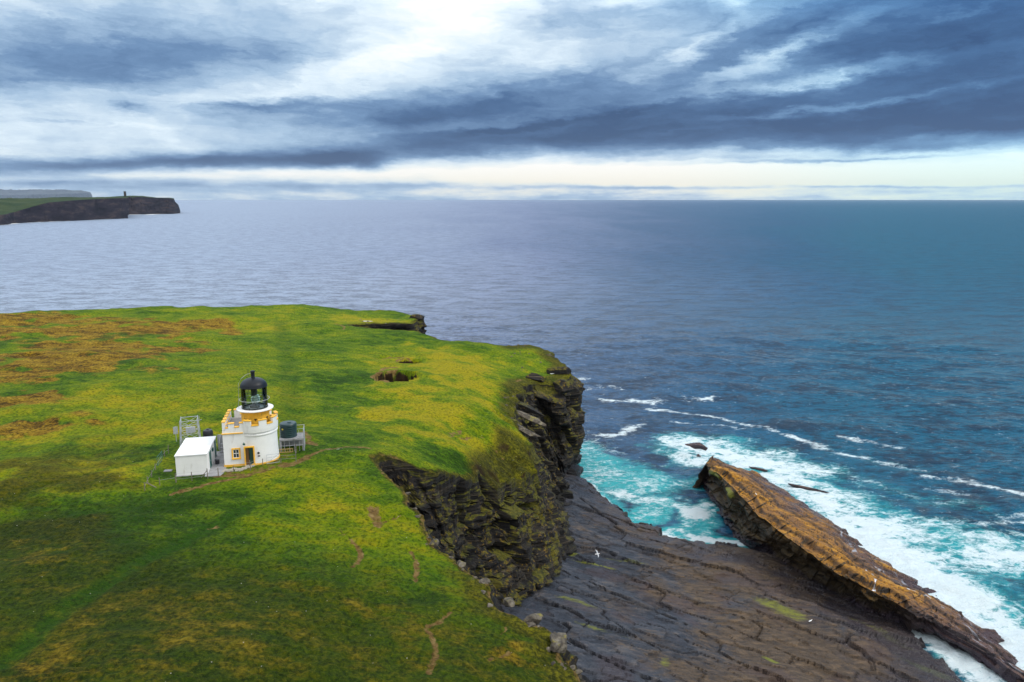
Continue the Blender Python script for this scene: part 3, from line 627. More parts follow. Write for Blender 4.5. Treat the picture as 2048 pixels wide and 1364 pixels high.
gh = sstep(4.5, 1.2, np.hypot(x + 14.5, y - 85.5)); dirt = np.maximum(dirt, .6 * gh)
pc = ground_px(737, 640); pale = sstep(1.2, .8, np.hypot((x - pc[0]) / 1.3, (y - pc[1]) / 1.6))
for q in [(660, 908), (680, 912), (700, 915)]:
    c = ground_px(*q); pale = np.maximum(pale, .44 * sstep(1.3, .4, np.hypot(x - c[0], y - c[1])))
mesh_np('grassland', np.stack([x, y, zt], 1), tri, M_TURF, smooth=True, attrs={'mask': np.stack([dirt, heath, lush], 1), 'mask2': np.stack([dry, moss, pale], 1), 'track': trk, 'edge_shade': edge_shade}, kind='structure')

# ---------------------------------------------------------------- cliff walls: horizontally bedded blocks
sel = np.where(far_mask | (S >= 0))[0]
NV = 74; nc = len(rim)
T = np.linspace(0, 1, NV)[None, :] ** 1.0
z0 = rim[:, 2:3]; z1 = foot[:, 2:3]; Z = z0 + (z1 - z0) * T
steep = sstep(0, 1, T); hor = .35 * T + .65 * (T ** 1.35)
XX = rim[:, 0:1] + (foot[:, 0:1] - rim[:, 0:1]) * hor; YY = rim[:, 1:2] + (foot[:, 1:2] - rim[:, 1:2]) * hor
on = smooth_closed(outn, 6); on /= np.linalg.norm(on, axis=1)[:, None]
SS = np.repeat(S[:, None], NV, 1)
depth = z0 - Z
zd = Z + .10 * YY * .5 + .06 * XX + fbm(SS / 15, Z / 9, 3, 71) * 1.2          # gently dipping beds
thick = 1.15
def layer(zd, th, seed):
    w_ = zd / th + vn(zd / th * .7, zd * 0, seed) * .8; return np.floor(w_), w_ - np.floor(w_)
L1, f1 = layer(zd, 1.9, 1); L2, f2 = layer(zd, .62, 2)
o1 = _h(L1, L1 * 0, 5, 3); o2 = _h(L2, L2 * 0, 6, 3)
b1, e1 = vor(SS / 3.4 + o1 * 7, L1 * 1.0 + .5, 12); b2, e2 = vor(SS / 1.3 + o2 * 9, L2 + .5, 14)
butt = fbm(SS / 10, Z / 30, 3, 61) * 4.6; bsharp, be = vor(SS / 5.5 + zd * .05, Z / 14 + 10, 63); butt = butt + (bsharp - .5) * 3.6 - sstep(.12, 0, be) * 1.6
env = sstep(.2, 3.2, depth) * sstep(0, 9, (z0 - z1)) * (1 - .0 * T)
wid = np.clip((z0 - z1) / 16, .15, 1); nearw = sstep(82, 100, rim[:, 1:2] ) * .6 + .4
disp = env * (butt * .75 * wid * nearw + (o1 - .5) * .75 + (b1 - .5) * 1.7 + (o2 - .5) * .3 + (b2 - .5) * .62 - sstep(.10, 0, e1) * .45 + fbm(SS / .9, Z / .5, 3, 77) * .22)
rib = env * np.where(far_mask[:, None], 1, 0)
disp = disp * np.where(far_mask[:, None], 1, 0)
XX = XX + on[:, 0:1] * disp; YY = YY + on[:, 1:2] * disp
Vc = np.stack([XX, YY, Z + env * (b2 - .5) * .25], -1); Vc[:, 0] = rim
# turf lip hangs slightly over
Fc = grid_faces(nc, NV); last = np.stack([np.arange((nc - 1) * NV, nc * NV - 1), np.arange(0, NV - 1), np.arange(1, NV), np.arange((nc - 1) * NV + 1, nc * NV)], -1)
Fc = np.vstack([Fc, last])
topn = sstep(2.2, .2, depth)
shoulder = sstep(86, 94, rim[:, 1:2]) * sstep(124, 112, rim[:, 1:2]) * (rim[:, 0:1] > -12); topn = np.maximum(topn, shoulder * sstep(7, 1, depth) * .9)
# make sure faces point outwards
q = Vc[nc // 3, NV // 2]; e1_ = Vc[nc // 3 + 1, NV // 2] - q; e2_ = Vc[nc // 3, NV // 2 + 1] - q
nrm = np.cross(e1_, e2_)
if np.dot(nrm[:2], on[nc // 3]) < 0: Fc = Fc[:, ::-1]
mesh_np('sea_cliff', Vc.reshape(-1, 3), Fc, M_CLIFF, smooth=False, attrs={'topness': topn.ravel()}, kind='structure')
# ================================================================= ROCK PLATFORM
pc_ctrl = [O(4.9, 101.4, 6), O(1.4, 90, 7), O(-4, 84, 8.5), O(7, 75, 9), O(5, 62, 9.5), O(12, 60, 10), O(9, 115, 4.3), O(12, 140, 3), O(60, 60, 2), O(40, 40, 6), O(20, 30, 9), O(90, 20, -2)] + [P(*q) for q in [
  (1150, 965, 2.6), (1180, 985, 2.2), (1245, 1040, 1.5), (1330, 1078, 1.2), (1480, 1092, 1.0), (1400, 1150, 2.6), (1250, 1120, 3.6), (1150, 1050, 4.0),
  (1300, 1200, 5), (1500, 1200, 3.4), (1500, 1300, 4.6), (1700, 1300, 2.6), (1600, 1180, 2.0), (1750, 1240, 1.3), (1850, 1300, .9), (1300, 1364, 8), (1600, 1364, 5), (1900, 1364, .6), (1150, 1250, 7.4), (1150, 1330, 8.6), (1200, 1180, 5.6)]]
PLAT = RBF(pc_ctrl, .02)
plat_poly = [P(a, b, .8)[:2] for a, b in [(1128, 935), (1150, 952), (1185, 972), (1215, 1000), (1245, 1022), (1262, 1052), (1300, 1056), (1322, 1062), (1324, 1078), (1350, 1084), (1400, 1094), (1424, 1092), (1428, 1084), (1460, 1090), (1500, 1096), (1560, 1110), (1640, 1160), (1720, 1205), (1800, 1240), (1850, 1282), (1905, 1325), (1960, 1368), (2010, 1410)]] + [(62, 60), (58, 30), (40, -10), (10, -10), (-8, 60), (-12, 82), (-2, 100), (4, 120), (8, 150)]
xs = np.arange(-12, 66, .21); ys = np.arange(38, 158, .21); gx, gy = np.meshgrid(xs, ys, indexing='ij')
d, _ = polydist(gx, gy, plat_poly + [plat_poly[0]]); sd = np.where(inside(gx, gy, plat_poly), d, -d)
ca, sa = math.cos(R(-32)), math.sin(R(-32))
def rot(x, y, a): return x * math.cos(R(a)) + y * math.sin(R(a)), -x * math.sin(R(a)) + y * math.cos(R(a))
def beds(gx, gy, seed=0, s=1.0):
    """bedding-plane steps and joints: (height offset, joint mask, block id)"""
    wx = gx + fbm(gx / 6, gy / 6, 4, 81 + seed) * .4; wy = gy + fbm(gx / 6, gy / 6, 4, 83 + seed) * .4
    u, v = rot(wx, wy, -38); c1, e1 = vor(u / (15 * s) + vn(v / 9, u / 30, 92) * .3, v / (4.2 * s), 91 + seed)
    u2, v2 = rot(wx, wy, -30); c2, e2 = vor(u2 / (3.6 * s), v2 / (1.7 * s), 93 + seed)
    c3, e3 = vor(u2 / (1.1 * s), v2 / (.6 * s), 95 + seed)
    g1 = sstep(0, .07, e1); h = (c1 - .5) * .75 * g1 + (c2 - .5) * .40 * g1 * sstep(0, .08, e2) + (c3 - .5) * .10 * sstep(0, .1, e3)
    h = h + g1 * ((u / (10 * s)) % 1.0 * 0 + vn(wx / 9, wy / 9, 219) * .5)
    # each slab tilts a little so one edge stands proud of the next
    h = h - sstep(.028, 0, e1) * .34 - sstep(.026, 0, e2) * .09 + fbm(gx / 1.4, gy / 1.4, 4, 97) * .12
    cr = np.maximum(sstep(.032, .0, e1) * .85, sstep(.024, 0, e2) * .35)
    return h, cr, c1 * .45 + c2 * .35 + c3 * .2
hb, cr, ce = beds(gx, gy)
u, v = rot(gx, gy, -35)
ter = np.floor(PLAT(gx, gy) * 1.0 + fbm(gx / 7, gy / 7, 3, 201) * 1.2) 
z = PLAT(gx, gy) + hb + fbm(gx / 16, gy / 16, 3, 99) * 1.1
rg = np.abs(vn(u / 14, v / 2.2, 205)) ; z = z + (vn(u / 16, v / 2.4, 207)) * .22
c1e, _e = vor(gx / 2.6, gy / 2.6, 211); sdn = sd + (c1e - .5) * 1.6 + fbm(gx / 2, gy / 2, 3, 213) * .8
edge = sstep(-.9, .35, sdn); z = z * edge + (-3.5) * (1 - edge)
wet = sstep(2.6, .9, z + fbm(gx / 3, gy / 3, 3, 215) * 1.2) ; wet = np.maximum(wet, .0)
lich = .0 * gx
def lblob(pxy, z_, rx, ry, ro, a):
    c = P(pxy[0], pxy[1], z_); dx, dy = gx - c[0], gy - c[1]; p, q = rot(dx, dy, ro); return a * sstep(1.3, .3, np.hypot(p / rx, q / ry))
for p_, z_, rx, ry, ro, a in [((1130, 1093), 5, 3.2, .9, -20, 1.1), ((1190, 1120), 5, 5, .5, -20, .8), ((1100, 1045), 5, 2.6, 1.8, 0, .85), ((1085, 1150), 6, 3, 1.5, 0, .8), ((1250, 1110), 4.5, 6, .6, -20, .6), ((1150, 1210), 6.5, 5, .9, -25, .7), ((1560, 1210), 3.5, 6, 2.5, -40, .7), ((1400, 1190), 4, 5, 2, -40, .35), ((1850, 1330), 1.5, 6, 1.2, -40, .75), ((1760, 1260), 1.5, 7, 1.0, -42, .6), ((1540, 1320), 4.5, 1.8, .8, -60, .9), ((1330, 1330), 7, 1.0, 3, -20, .6), ((1200, 1260), 7, 6, .7, -25, .6)]:
    lich = np.maximum(lich, lblob(p_, z_, rx, ry, ro, a))
keep = sdn > -2.2
idx = -np.ones(gx.shape, int); 
Fp = grid_faces(*gx.shape); km = keep.ravel(); Fp = Fp[km[Fp].all(1)]; used = np.unique(Fp); remap = -np.ones(gx.size, int); remap[used] = np.arange(len(used)); Fp = remap[Fp]
Vp = np.stack([gx.ravel(), gy.ravel(), z.ravel()], 1)[used]
mesh_np('rock_platform', Vp, Fp, M_PLAT, smooth=False, attrs={'rk': np.stack([wet.ravel(), lich.ravel(), cr.ravel()], 1)[used], 'cell': ce.ravel()[used]}, kind='structure')

# ================================================================= TILTED SLAB RIDGE
def rail(pts, n): # even resampling by parameter
    p = np.array(pts, float); k = np.linspace(0, len(p) - 1, n); i = np.clip(k.astype(int), 0, len(p) - 2); f = (k - i)[:, None]
    return p[i] * (1 - f) + p[i + 1] * f
def smooth_open(a, it):
    for _ in range(it): a[1:-1] = (a[:-2] + 2 * a[1:-1] + a[2:]) / 4
    return a
Rr = [P(a, b, z) for a, b, z in [(1422, 914, 2.5), (1523, 954, 0), (1596, 999, 0), (1674, 1051, 0), (1730, 1100, 0), (1795, 1140, 0), (1862, 1183, 0), (1925, 1232, 0), (2080, 1365, 0)]]
Cr = [P(a, b, z) for a, b, z in [(1412, 922, 6.5), (1468, 978, 8.4), (1520, 1032, 8.6), (1589, 1084, 8.2), (1655, 1132, 7.5), (1730, 1174, 6.4), (1790, 1205, 5), (1870, 1245, 2.8), (2080, 1375, 1)]]
Fr = [P(a, b, z) for a, b, z in [(1408, 958, 0), (1434, 1032, 0), (1480, 1084, .2), (1560, 1120, .8), (1640, 1168, 1.0), (1715, 1215, 1.2), (1775, 1240, 1), (1850, 1272, .1), (2070, 1378, 0)]]
NU = 460
rR, rC, rF = [smooth_open(rail(q, NU), 30) for q in (Rr, Cr, Fr)]
jc, je = vor(np.arange(NU) / 11.0, np.zeros(NU) + .5, 371); jit = (jc - .5) * sstep(0, .12, je); perp = (rC - rR); perp /= np.linalg.norm(perp, axis=1)[:, None]
rC = rC + perp * (jit[:, None] * 1.2 + fbm(np.arange(NU) / 25.0, np.zeros(NU), 3, 373)[:, None] * 1.4); rC[:, 2] += jit * .5
drop = rR.copy(); dvec = (rR - rC); dvec /= np.linalg.norm(dvec, axis=1)[:, None]; drop = rR + dvec * 5.0; drop[:, 2] = -3
fo = rF.copy(); fo[:, 2] = -2.5; fo += (rF - rC) * [[.05, .05, 0]]
def strip(a, b, n, bulge=0):
    t_ = np.linspace(0, 1, n)[None, :, None]; s_ = a[:, None, :] * (1 - t_) + b[:, None, :] * t_
    s_[..., 2] += bulge * (t_[..., 0] * (1 - t_[..., 0]) * 4)
    return s_
top_ = strip(rR, rC, 96, 0.15); face_ = strip(rC, rF, 44)
allg = np.concatenate([strip(drop, rR, 14)[:, :-1], top_, face_[:, 1:], strip(rF, fo, 8)[:, 1:]], 1)
NW = allg.shape[1]; vi = np.arange(NW)[None, :].repeat(NU, 0); ui = np.arange(NU)[:, None].repeat(NW, 1)
dn = np.gradient(allg, axis=0), np.gradient(allg, axis=1); nn_ = np.cross(dn[0], dn[1]); nn_ /= np.linalg.norm(nn_, axis=2)[..., None] + 1e-9
if nn_[200, 60, 2] < 0: nn_ = -nn_
gx2, gy2 = allg[..., 0], allg[..., 1]
hb2, cr2, ce2 = beds(gx2, gy2, 300, .85)
istop = sstep(14 + 94, 14 + 88, vi); 
# face: dipping beds seen on end, as ledges
dz_ = (allg[..., 2] - rC[:, None, 2]); bed = dz_ / .55 + vn(gx2 / 9, gy2 / 9, 311) * 2.0; Lb = np.floor(bed); cb, eb = vor(ui / 16.0 + Lb * 3.3, Lb + .5, 313)
disp_f = (_h(Lb, Lb * 0, 1, 315) - .5) * .7 + (cb - .5) * 1.0 - .25 + fbm(ui / 30, dz_ * .3, 3, 317) * 1.6
und = -.6 * np.exp(-((dz_ + 3.6) / 1.8) ** 2)
fenv = .25 + .75 * sstep(-.1, -1.2, dz_)
u3, v3 = rot(gx2, gy2, -35); k3, e3_ = vor(u3 / 7.5 + vn(u3 / 3, v3 / 3, 351) * .25, v3 / 2.3 + vn(u3 / 4, v3 / 4, 353) * .5, 355); k4, e4_ = vor(u3 / 3.0, v3 / 1.5, 357)
cr2 = np.maximum(np.maximum(cr2, sstep(.05, .01, e3_)), .5 * sstep(.03, 0, e4_)); hb2 = hb2 + (k3 - .5) * 1.1 * sstep(0, .10, e3_) + (k4 - .5) * .3 * sstep(0, .12, e4_)
run = np.zeros(ui.shape)
for q_ in ([(215, 40), (260, 52), (300, 46), (350, 58), (400, 50), (459, 56)], [(290, 34), (330, 40), (370, 30), (430, 38)], [(262, 60), (276, 72), (288, 86), (300, 100)], [(190, 30), (215, 36)], [(390, 78), (459, 84)]):
    d_, _p = polydist(ui * 1.0, vi + fbm(ui / 14, vi / 8, 3, 359) * 7, q_); run = np.maximum(run, sstep(3.2, .3, d_) * (.6 + 1.0 * fbm(ui / 9, vi / 6, 3, 361)))
disp_ = istop * (hb2 * .5 + fbm(ui / 60, vi / 30, 3, 319) * .5) + (1 - istop) * fenv * (disp_f + und)
# stepped bedding planes across the top: thin sheets broken off parallel to the long edge
fr = vi / 96.0 + vn(ui / 55.0, vi * 0, 321) * .22 + vn(ui / 14.0, vi * 0, 323) * .04; stepi = np.floor(fr * 5); f5 = sstep(.82, 1.0, fr * 5 - stepi); h5 = _h(stepi, stepi * 0, 7, 325) * (1 - f5) + _h(stepi + 1, stepi * 0, 7, 325) * f5; disp_ = disp_ + istop * (h5 - .5) * 1.1; cr2 = np.maximum(cr2, .8 * sstep(.80, .88, fr * 5 - stepi) * sstep(1.0, .92, fr * 5 - stepi))
V3 = allg + nn_ * disp_[..., None]
# tip: broken, blocky end
tipf = sstep(34, 0, ui); bc, be_ = vor(ui / 9.0, vi / 9.0, 327); V3[..., 2] += tipf * ((bc - .5) * 1.1 - .5) * (allg[..., 2] > 0); V3[..., 0] += tipf * (bc - .5) * 1.0
wet2 = np.maximum(sstep(2.6, .6, V3[..., 2] + fbm(gx2 / 3, gy2 / 3, 3, 331) * 1.8), sstep(300, 430, ui) * .9) 
wet2 = np.maximum(wet2, sstep(78, 30, vi) * .95 * sstep(.40, -.25, fbm(gx2 / 4, gy2 / 2, 4, 333) - .1))
li2 = .0 * gx2
for (pu, pv, ru, rv, a) in [(22, 112, 14, 8, 1.1), (60, 112, 12, 3, .9), (150, 106, 60, 3, .35)]:
    li2 = np.maximum(li2, a * sstep(1.3, .3, np.hypot((ui - pu) / ru, (vi - pv) / rv)))
F3 = grid_faces(NU, NW)
# close the seaward tip by dropping the first column below the water
tip = V3[0].copy(); tip[:, 2] = -3; tip[:, 0] -= 1.6; tip[:, 1] += (V3[0, :, 1].mean() - tip[:, 1]) * .3
NCAP = 12; CAP = strip(tip, V3[0], NCAP).transpose(1, 0, 2)[:-1]; bk_, bke = vor(CAP[..., 1] / 1.9, CAP[..., 2] / 1.1, 341); CAP[..., 0] -= ((bk_ - .35) * 1.8 - sstep(.12, 0, bke) * .4) * np.sin(np.linspace(0, math.pi, NCAP))[:-1, None]
V3f = np.vstack([CAP.reshape(-1, 3), V3.reshape(-1, 3)]); F3 = grid_faces(NU + NCAP - 1, NW)
rk = np.stack([wet2.ravel(), li2.ravel(), cr2.ravel() * istop.ravel()], 1); pad = (NCAP - 1) * NW; rk = np.vstack([np.tile([.2, 0, 0], (pad, 1)), rk]); cl = np.concatenate([bk_.ravel(), ce2.ravel()]); fc = np.concatenate([np.full(pad, .6), (1 - istop).ravel() * fenv.ravel()])
o_ = mesh_np('rock_ridge', V3f, F3, M_FIN, smooth=False, attrs={'rk': rk, 'cell': cl, 'face': fc, 'run': np.concatenate([np.zeros(pad), run.ravel()])})
o_['label'] = 'long tilted orange-brown rock slab ridge rising from the foaming sea beside the rock platform'; o_['category'] = 'rock ridge'

# ================================================================= boulders and sea rocks
def rock(name, loc, size, rz, label, cat, mat, seed, group=None, tilt=(0, 0), sub=3, rough=.32):
    import bmesh
    bm = bmesh.new(); bmesh.ops.create_icosphere(bm, subdivisions=sub, radius=1.0)
    co_ = np.array([v.co[:] for v in bm.verts])
    # chop with random planes: angular, flat-sided stone
    rng = np.random.RandomState(seed)
    for _ in range(14):
        n_ = rng.normal(size=3); n_ /= np.linalg.norm(n_); dd = rng.uniform(.55, .85); pr = co_ @ n_; ex = np.maximum(pr - dd, 0); co_ -= ex[:, None] * n_[None, :] * .92
    co_ *= 1 + rough * fbm(co_[:, 0] * 1.7 + seed, co_[:, 1] * 1.7 + co_[:, 2] * 1.3, 4, seed)[:, None]
    for v, c in zip(bm.verts, co_): v.co = c * np.array(size)
    me = bpy.data.meshes.new(name); bm.to_mesh(me); bm.free()
    if mat in (M_PLAT, M_FIN):
        a = me.attributes.new('rk', 'FLOAT_COLOR', 'POINT'); a.data.foreach_set('color', np.tile([.8, 0, 0, 1], len(me.vertices)).astype(np.float32))
    o = link(name, me, mat); o.location = loc; o.rotation_euler = (tilt[0], tilt[1], rz); o['label'] = label; o['category'] = cat
    if group: o['group'] = group
    return o
def rimground(a, b): return ground_px(a, b)
big = [((1110, 1288), (1.25, 1.0, .75), 'large tan lichen-spotted boulder jutting from the grass edge near the bottom'), ((958, 1166), (.8, .6, .4), 'flat grey stone on the brink above the dark chasm, mid way along the grass edge'), ((1012, 1204), (.8, .6, .4), 'flat pale stone where the grass edge meets the foot of the dark chasm'),
       ((1062, 1238), (.9, .65, .5), 'rounded tan stone on the grass edge, above the largest boulder'), ((918, 1128), (.7, .5, .35), 'small grey stone on the brink beneath the narrow end of the chasm'), ((862, 1086), (.7, .55, .4), 'grey stone at the corner of the grass edge below the chasm head')]
for i, (p_, s_, lb) in enumerate(big):
    g_ = ground_px(*p_); rock('boulder', (g_[0] + .25, g_[1] + .2, g_[2] - .15), s_, random.uniform(0, 3), lb, 'boulder', M_STONE, 40 + i, 'boulders along the grass edge')
rng = random.Random(5)
small_lb = 'small pale weathered stone half sunk in the turf along the cliff edge'
for i in range(38):
    k = rng.choice([j for j in range(len(rim)) if 46 < rim[j, 1] < (62 if i % 3 else 80) and rim[j, 0] > -14]); inn = rng.uniform(-.15, .9) ** 1
    x_, y_ = rim[k, 0] - outn[k, 0] * inn, rim[k, 1] - outn[k, 1] * inn; s_ = rng.uniform(.10, .34) 
    rock('stone', (x_, y_, float(top_height(np.array([x_]), np.array([y_]))[0]) - s_ * .15), (s_ * 1.3, s_, s_ * .6), rng.uniform(0, 3), small_lb, 'stone', M_STONE, 100 + i, 'small stones along the near cliff edge', sub=2)
for i in range(46):
    a, b = rng.choice([(rng.uniform(1020, 1120), rng.uniform(694, 745)), (rng.uniform(1035, 1075), rng.uniform(690, 720)), (rng.uniform(720, 835), rng.uniform(634, 650)), (rng.uniform(1000, 1060), rng.uniform(760, 850))])
    g_ = ground_px(a, b)
    if not inside(np.array([g_[0]]), np.array([g_[1]]), [tuple(p[:2]) for p in rim])[0]: continue
    s_ = rng.uniform(.15, .4)
    rock('stone', (g_[0], g_[1], float(top_height(np.array([g_[0]]), np.array([g_[1]]))[0])), (s_ * 1.3, s_, s_ * .5), rng.uniform(0, 3), 'small pale stone lying on the turf by the far cliff edge', 'stone', M_STONE, 300 + i, 'small stones by the far cliff edge', sub=2)
slabs = [((1046, 812), 21.6, (5.4, 1.9, .7), 'dark layered rock slab leaning out of the right cliff, uppermost of the leaning slabs'), ((1054, 833), 20.8, (6.0, 1.2, .5), 'long pale grey rock slab slanting down the right cliff edge'), ((1046, 860), 20.2, (4.4, 1.3, .6), 'short pale rock slab at the right cliff edge, lowest of the leaning slabs'), ((1080, 790), 20.5, (3.4, 1.7, .9), 'small dark rock slab tucked in the upper right cliff face')]
for i, (p_, z_, s_, lb) in enumerate(slabs):
    g_ = P(p_[0], p_[1], z_); rock('rock_slab', g_, s_, R(-28), lb, 'rock slab', M_STONE if i in (1, 2) else M_CLIFF, 500 + i, 'leaning rock slabs on the right cliff', tilt=(R(-12), R(16)), sub=4, rough=.2)
for i, (p_, z_, s_, rz, lb) in enumerate([((1118, 742), 23.2, (3.2, 2.0, 1.3), 10, 'angular grey-brown block capping the far right corner of the cliff'), ((1126, 772), 21.8, (2.6, 2.2, 1.6), 40, 'square dark block at the right brink, just below the corner block'),
   ((1096, 716), 23.8, (2.8, 1.6, .8), -10, 'flat stone block on the turf edge above the corner block'), ((1070, 758), 22.9, (3.0, 1.6, 1.2), -20, 'brown stepped block at the head of the right cliff recess'), ((834, 636), 28.1, (2.4, 1.8, 1.0), 30, 'square stone block at the tip of the farthest headland edge')]):
    rock('rock_block', P(p_[0], p_[1], z_), s_, R(rz), lb, 'rock block', M_CLIFF, 700 + i, 'stone blocks along the far brink', tilt=(R(4), R(6)), sub=4, rough=.15)
for p_, s_, rz, lb in [((1392, 896), (3.3, 1.1, 1.5), -40, 'low purple-brown rock awash in foam off the tip of the ridge'), ((1396, 914), (1.0, .6, .7), -60, 'smallest dark rock poking through foam off the ridge tip'), ((1974, 1272), (2.2, 1.1, 1.2), -20, 'dark wet rock in white foam on the seaward side of the ridge'), ((1618, 978), (5.0, .5, .45), -38, 'long low dark rock washed by foam alongside the ridge'), ((1512, 938), (2.6, .4, .5), -35, 'thin dark rock in foam near the upper end of the ridge')]:
    g_ = P(p_[0], p_[1], .2); rock('sea_rock', g_, s_, R(rz), lb, 'rock', M_FIN, int(p_[0]), 'rocks awash round the ridge', sub=4)

# ================================================================= SEA
def axis(a, b, st, lo, hi):
    c = list(np.arange(a, b, st)); s_ = st; q = b
    while q < hi: c.append(q); s_ *= 1.10; q += s_
    c.append(hi); s_ = st; q = a - st; lft = []
    while q > lo: lft.append(q); s_ *= 1.13; q -= s_
    lft.append(lo); return np.array(lft[::-1] + c)
xs = axis(-30, 122, .50, -90000, 90000); ys = axis(70, 300, .50, -400, 90000)
gx, gy = np.meshgrid(xs, ys, indexing='ij'); r_ = np.random.RandomState(3)
hz = np.zeros(gx.shape); fade = sstep(420, 200, gy) * sstep(260, 120, np.abs(gx)) 
ox = np.zeros(gx.shape); oy = np.zeros(gx.shape)
for k in range(46):
    lam = 1.6 * (1.085 ** k) ; th = R(250) + r_.normal() * .55; amp = .016 * lam ** .78 * .62; kk = 2 * math.pi / lam; ph = r_.uniform(0, 6.28)
    a_ = kk * (gx * math.cos(th) + gy * math.sin(th)) + ph; hz += amp * np.cos(a_); ox -= amp * .8 * math.cos(th) * np.sin(a_); oy -= amp * .8 * math.sin(th) * np.sin(a_)
mod = .75 + .6 * fbm(gx / 40, gy / 25, 2, 401); hz *= fade * mod; ox *= fade * mod; oy *= fade * mod
foam = np.zeros(gx.shape); aqua = np.zeros(gx.shape)
FO = [ # px polyline, half width m, strength, aqua half width, aqua strength
 ([(1385, 892), (1440, 900), (1520, 930), (1600, 970), (1680, 1020), (1740, 1075), (1800, 1115), (1870, 1160), (1940, 1225), (2060, 1320)], 8.5, 1.0, 15, .9),
 ([(1380, 888), (1450, 893), (1540, 915), (1620, 940)], 8, .72, 12, .75), ([(1700, 1040), (1780, 1060), (1900, 1090), (2048, 1105)], 9, .80, 13, .9), ([(1640, 985), (1750, 1030), (1900, 1075)], 9, .55, 12, .8), ([(1850, 1160), (1930, 1190), (2048, 1290)], 6, 1.0, 9, .8), ([(1960, 1100), (2060, 1115)], 5, .9, 14, .9),
 ([(1700, 1070), (1760, 1105), (1840, 1150), (1930, 1215), (1990, 1280), (2060, 1345)], 6.5, 1.3, 6, .8),
 ([(1850, 1275), (1920, 1310), (2000, 1364), (2060, 1400)], 4.2, 1.15, 5, .8),
 ([(1340, 880), (1360, 900), (1390, 925)], 5, .8, 8, .8), ([(1300, 815), (1430, 835), (1540, 862), (1600, 880), (1650, 895)], 1.5, .66, 3, .15), ([(1340, 842), (1440, 852), (1490, 862)], 1.0, .5, 2, .1),
 ([(1140, 868), (1200, 872), (1236, 872), (1255, 862), (1282, 850)], 1.5, .68, 4, .3), ([(1215, 797), (1260, 798), (1312, 799)], 3.2, .78, 4, .1), ([(1180, 770), (1250, 780)], 1.6, .45, 3, .1), ([(1378, 797), (1420, 794)], 2.4, .6, 3, .1), ([(1142, 760), (1168, 763)], 2.2, .68, 3, .1), ([(1145, 782), (1200, 776)], 1.4, .45, 3, .1),
 ([(1690, 877), (1740, 884), (1790, 894)], 1.6, .62, 3, .2), ([(1640, 895), (1700, 912), (1760, 925), (1830, 935)], 2.0, .5, 5, .4), ([(1860, 955), (1950, 967)], 1.7, .62, 3, .2), ([(1955, 972), (2048, 992)], 1.9, .62, 4, .2), ([(1870, 980), (1930, 990)], 1.8, .4, 3, .3), ([(1720, 955), (1850, 1000), (1960, 1015)], 2.2, .42, 5, .5), ([(1930, 1050), (2048, 1035)], 2.0, .42, 4, .4),
 ([(1130, 900), (1180, 925), (1240, 945), (1290, 965)], 8.5, .46, 12, 1.1), ([(1145, 950), (1200, 960), (1260, 972)], 4, .58, 7, 1.2), ([(1150, 880), (1200, 900)], 5, .4, 9, .4), ([(1245, 980), (1290, 1000), (1340, 1012), (1395, 1012), (1404, 1028), (1378, 1052)], 2.8, .84, 4.5, 1), ([(1262, 1040), (1300, 1030), (1330, 1010)], 3, .35, 5, 1.2), ([(1330, 1068), (1400, 1070), (1440, 1080), (1478, 1084)], 2.0, .9, 4.5, 1.1), ([(1400, 962), (1350, 970), (1310, 985)], 3, .3, 6, .75), ([(1180, 972), (1215, 1000), (1262, 1048), (1325, 1072)], 1.2, .8, 4, 1),
 ([(1320, 1068), (1345, 1080)], 1.6, 1.2, 3, 1), ([(1128, 905), (1142, 940)], 1.6, .8, 5, 1)]
for pts, wd, st, aw_, as_ in FO:
    pw = [P(a, b, 0)[:2] for a, b in pts]; x0 = min(p[0] for p in pw) - 30; x1 = max(p[0] for p in pw) + 30; y0 = min(p[1] for p in pw) - 30; y1 = max(p[1] for p in pw) + 30
    i0, i1 = np.searchsorted(xs, [x0, x1]); j0, j1 = np.searchsorted(ys, [y0, y1]); sx, sy = gx[i0:i1, j0:j1], gy[i0:i1, j0:j1]
    d, _ = polydist(sx + fbm(sx / 5, sy / 5, 4, 411) * 4 * min(1, wd / 3), sy + fbm(sx / 5, sy / 5, 4, 413) * 4 * min(1, wd / 3), pw)
    brk = .72 + .75 * fbm(sx / 7, sy / 4.5, 4, 415, .6) if wd > 2.6 else .78 + 1.1 * fbm(sx / 9, sy / 4, 3, 417)
    foam[i0:i1, j0:j1] = np.maximum(foam[i0:i1, j0:j1], (st if wd > 2.3 else st * .88) * np.clip(brk + (.25 if st > 1 else 0), 0, 1.15) * sstep(wd * 1.5, wd * .1, d)); aqua[i0:i1, j0:j1] = np.maximum(aqua[i0:i1, j0:j1], as_ * .85 * sstep(aw_ * 1.25, aw_ * .3, d))
hz += foam * (fbm(gx / 1.6, gy / 1.6, 3, 421) * .5 + .1) * fade
rr_ = np.hypot(gx, gy); east = np.clip(gx / (np.abs(gy) + 60) + .5 + .15 * sstep(520, 160, rr_) + fbm(gx / 90, gy / 260, 4, 431) * .07, 0, 1)  # bearing from the camera; steers the painted sky sheen
Vs = np.stack([gx + ox, gy + oy, hz], -1).reshape(-1, 3)
mesh_np('sea', Vs, grid_faces(*gx.shape), M_SEA, smooth=True, attrs={'foam': np.stack([foam.ravel(), aqua.ravel(), east.ravel()], 1)}, kind='structure')
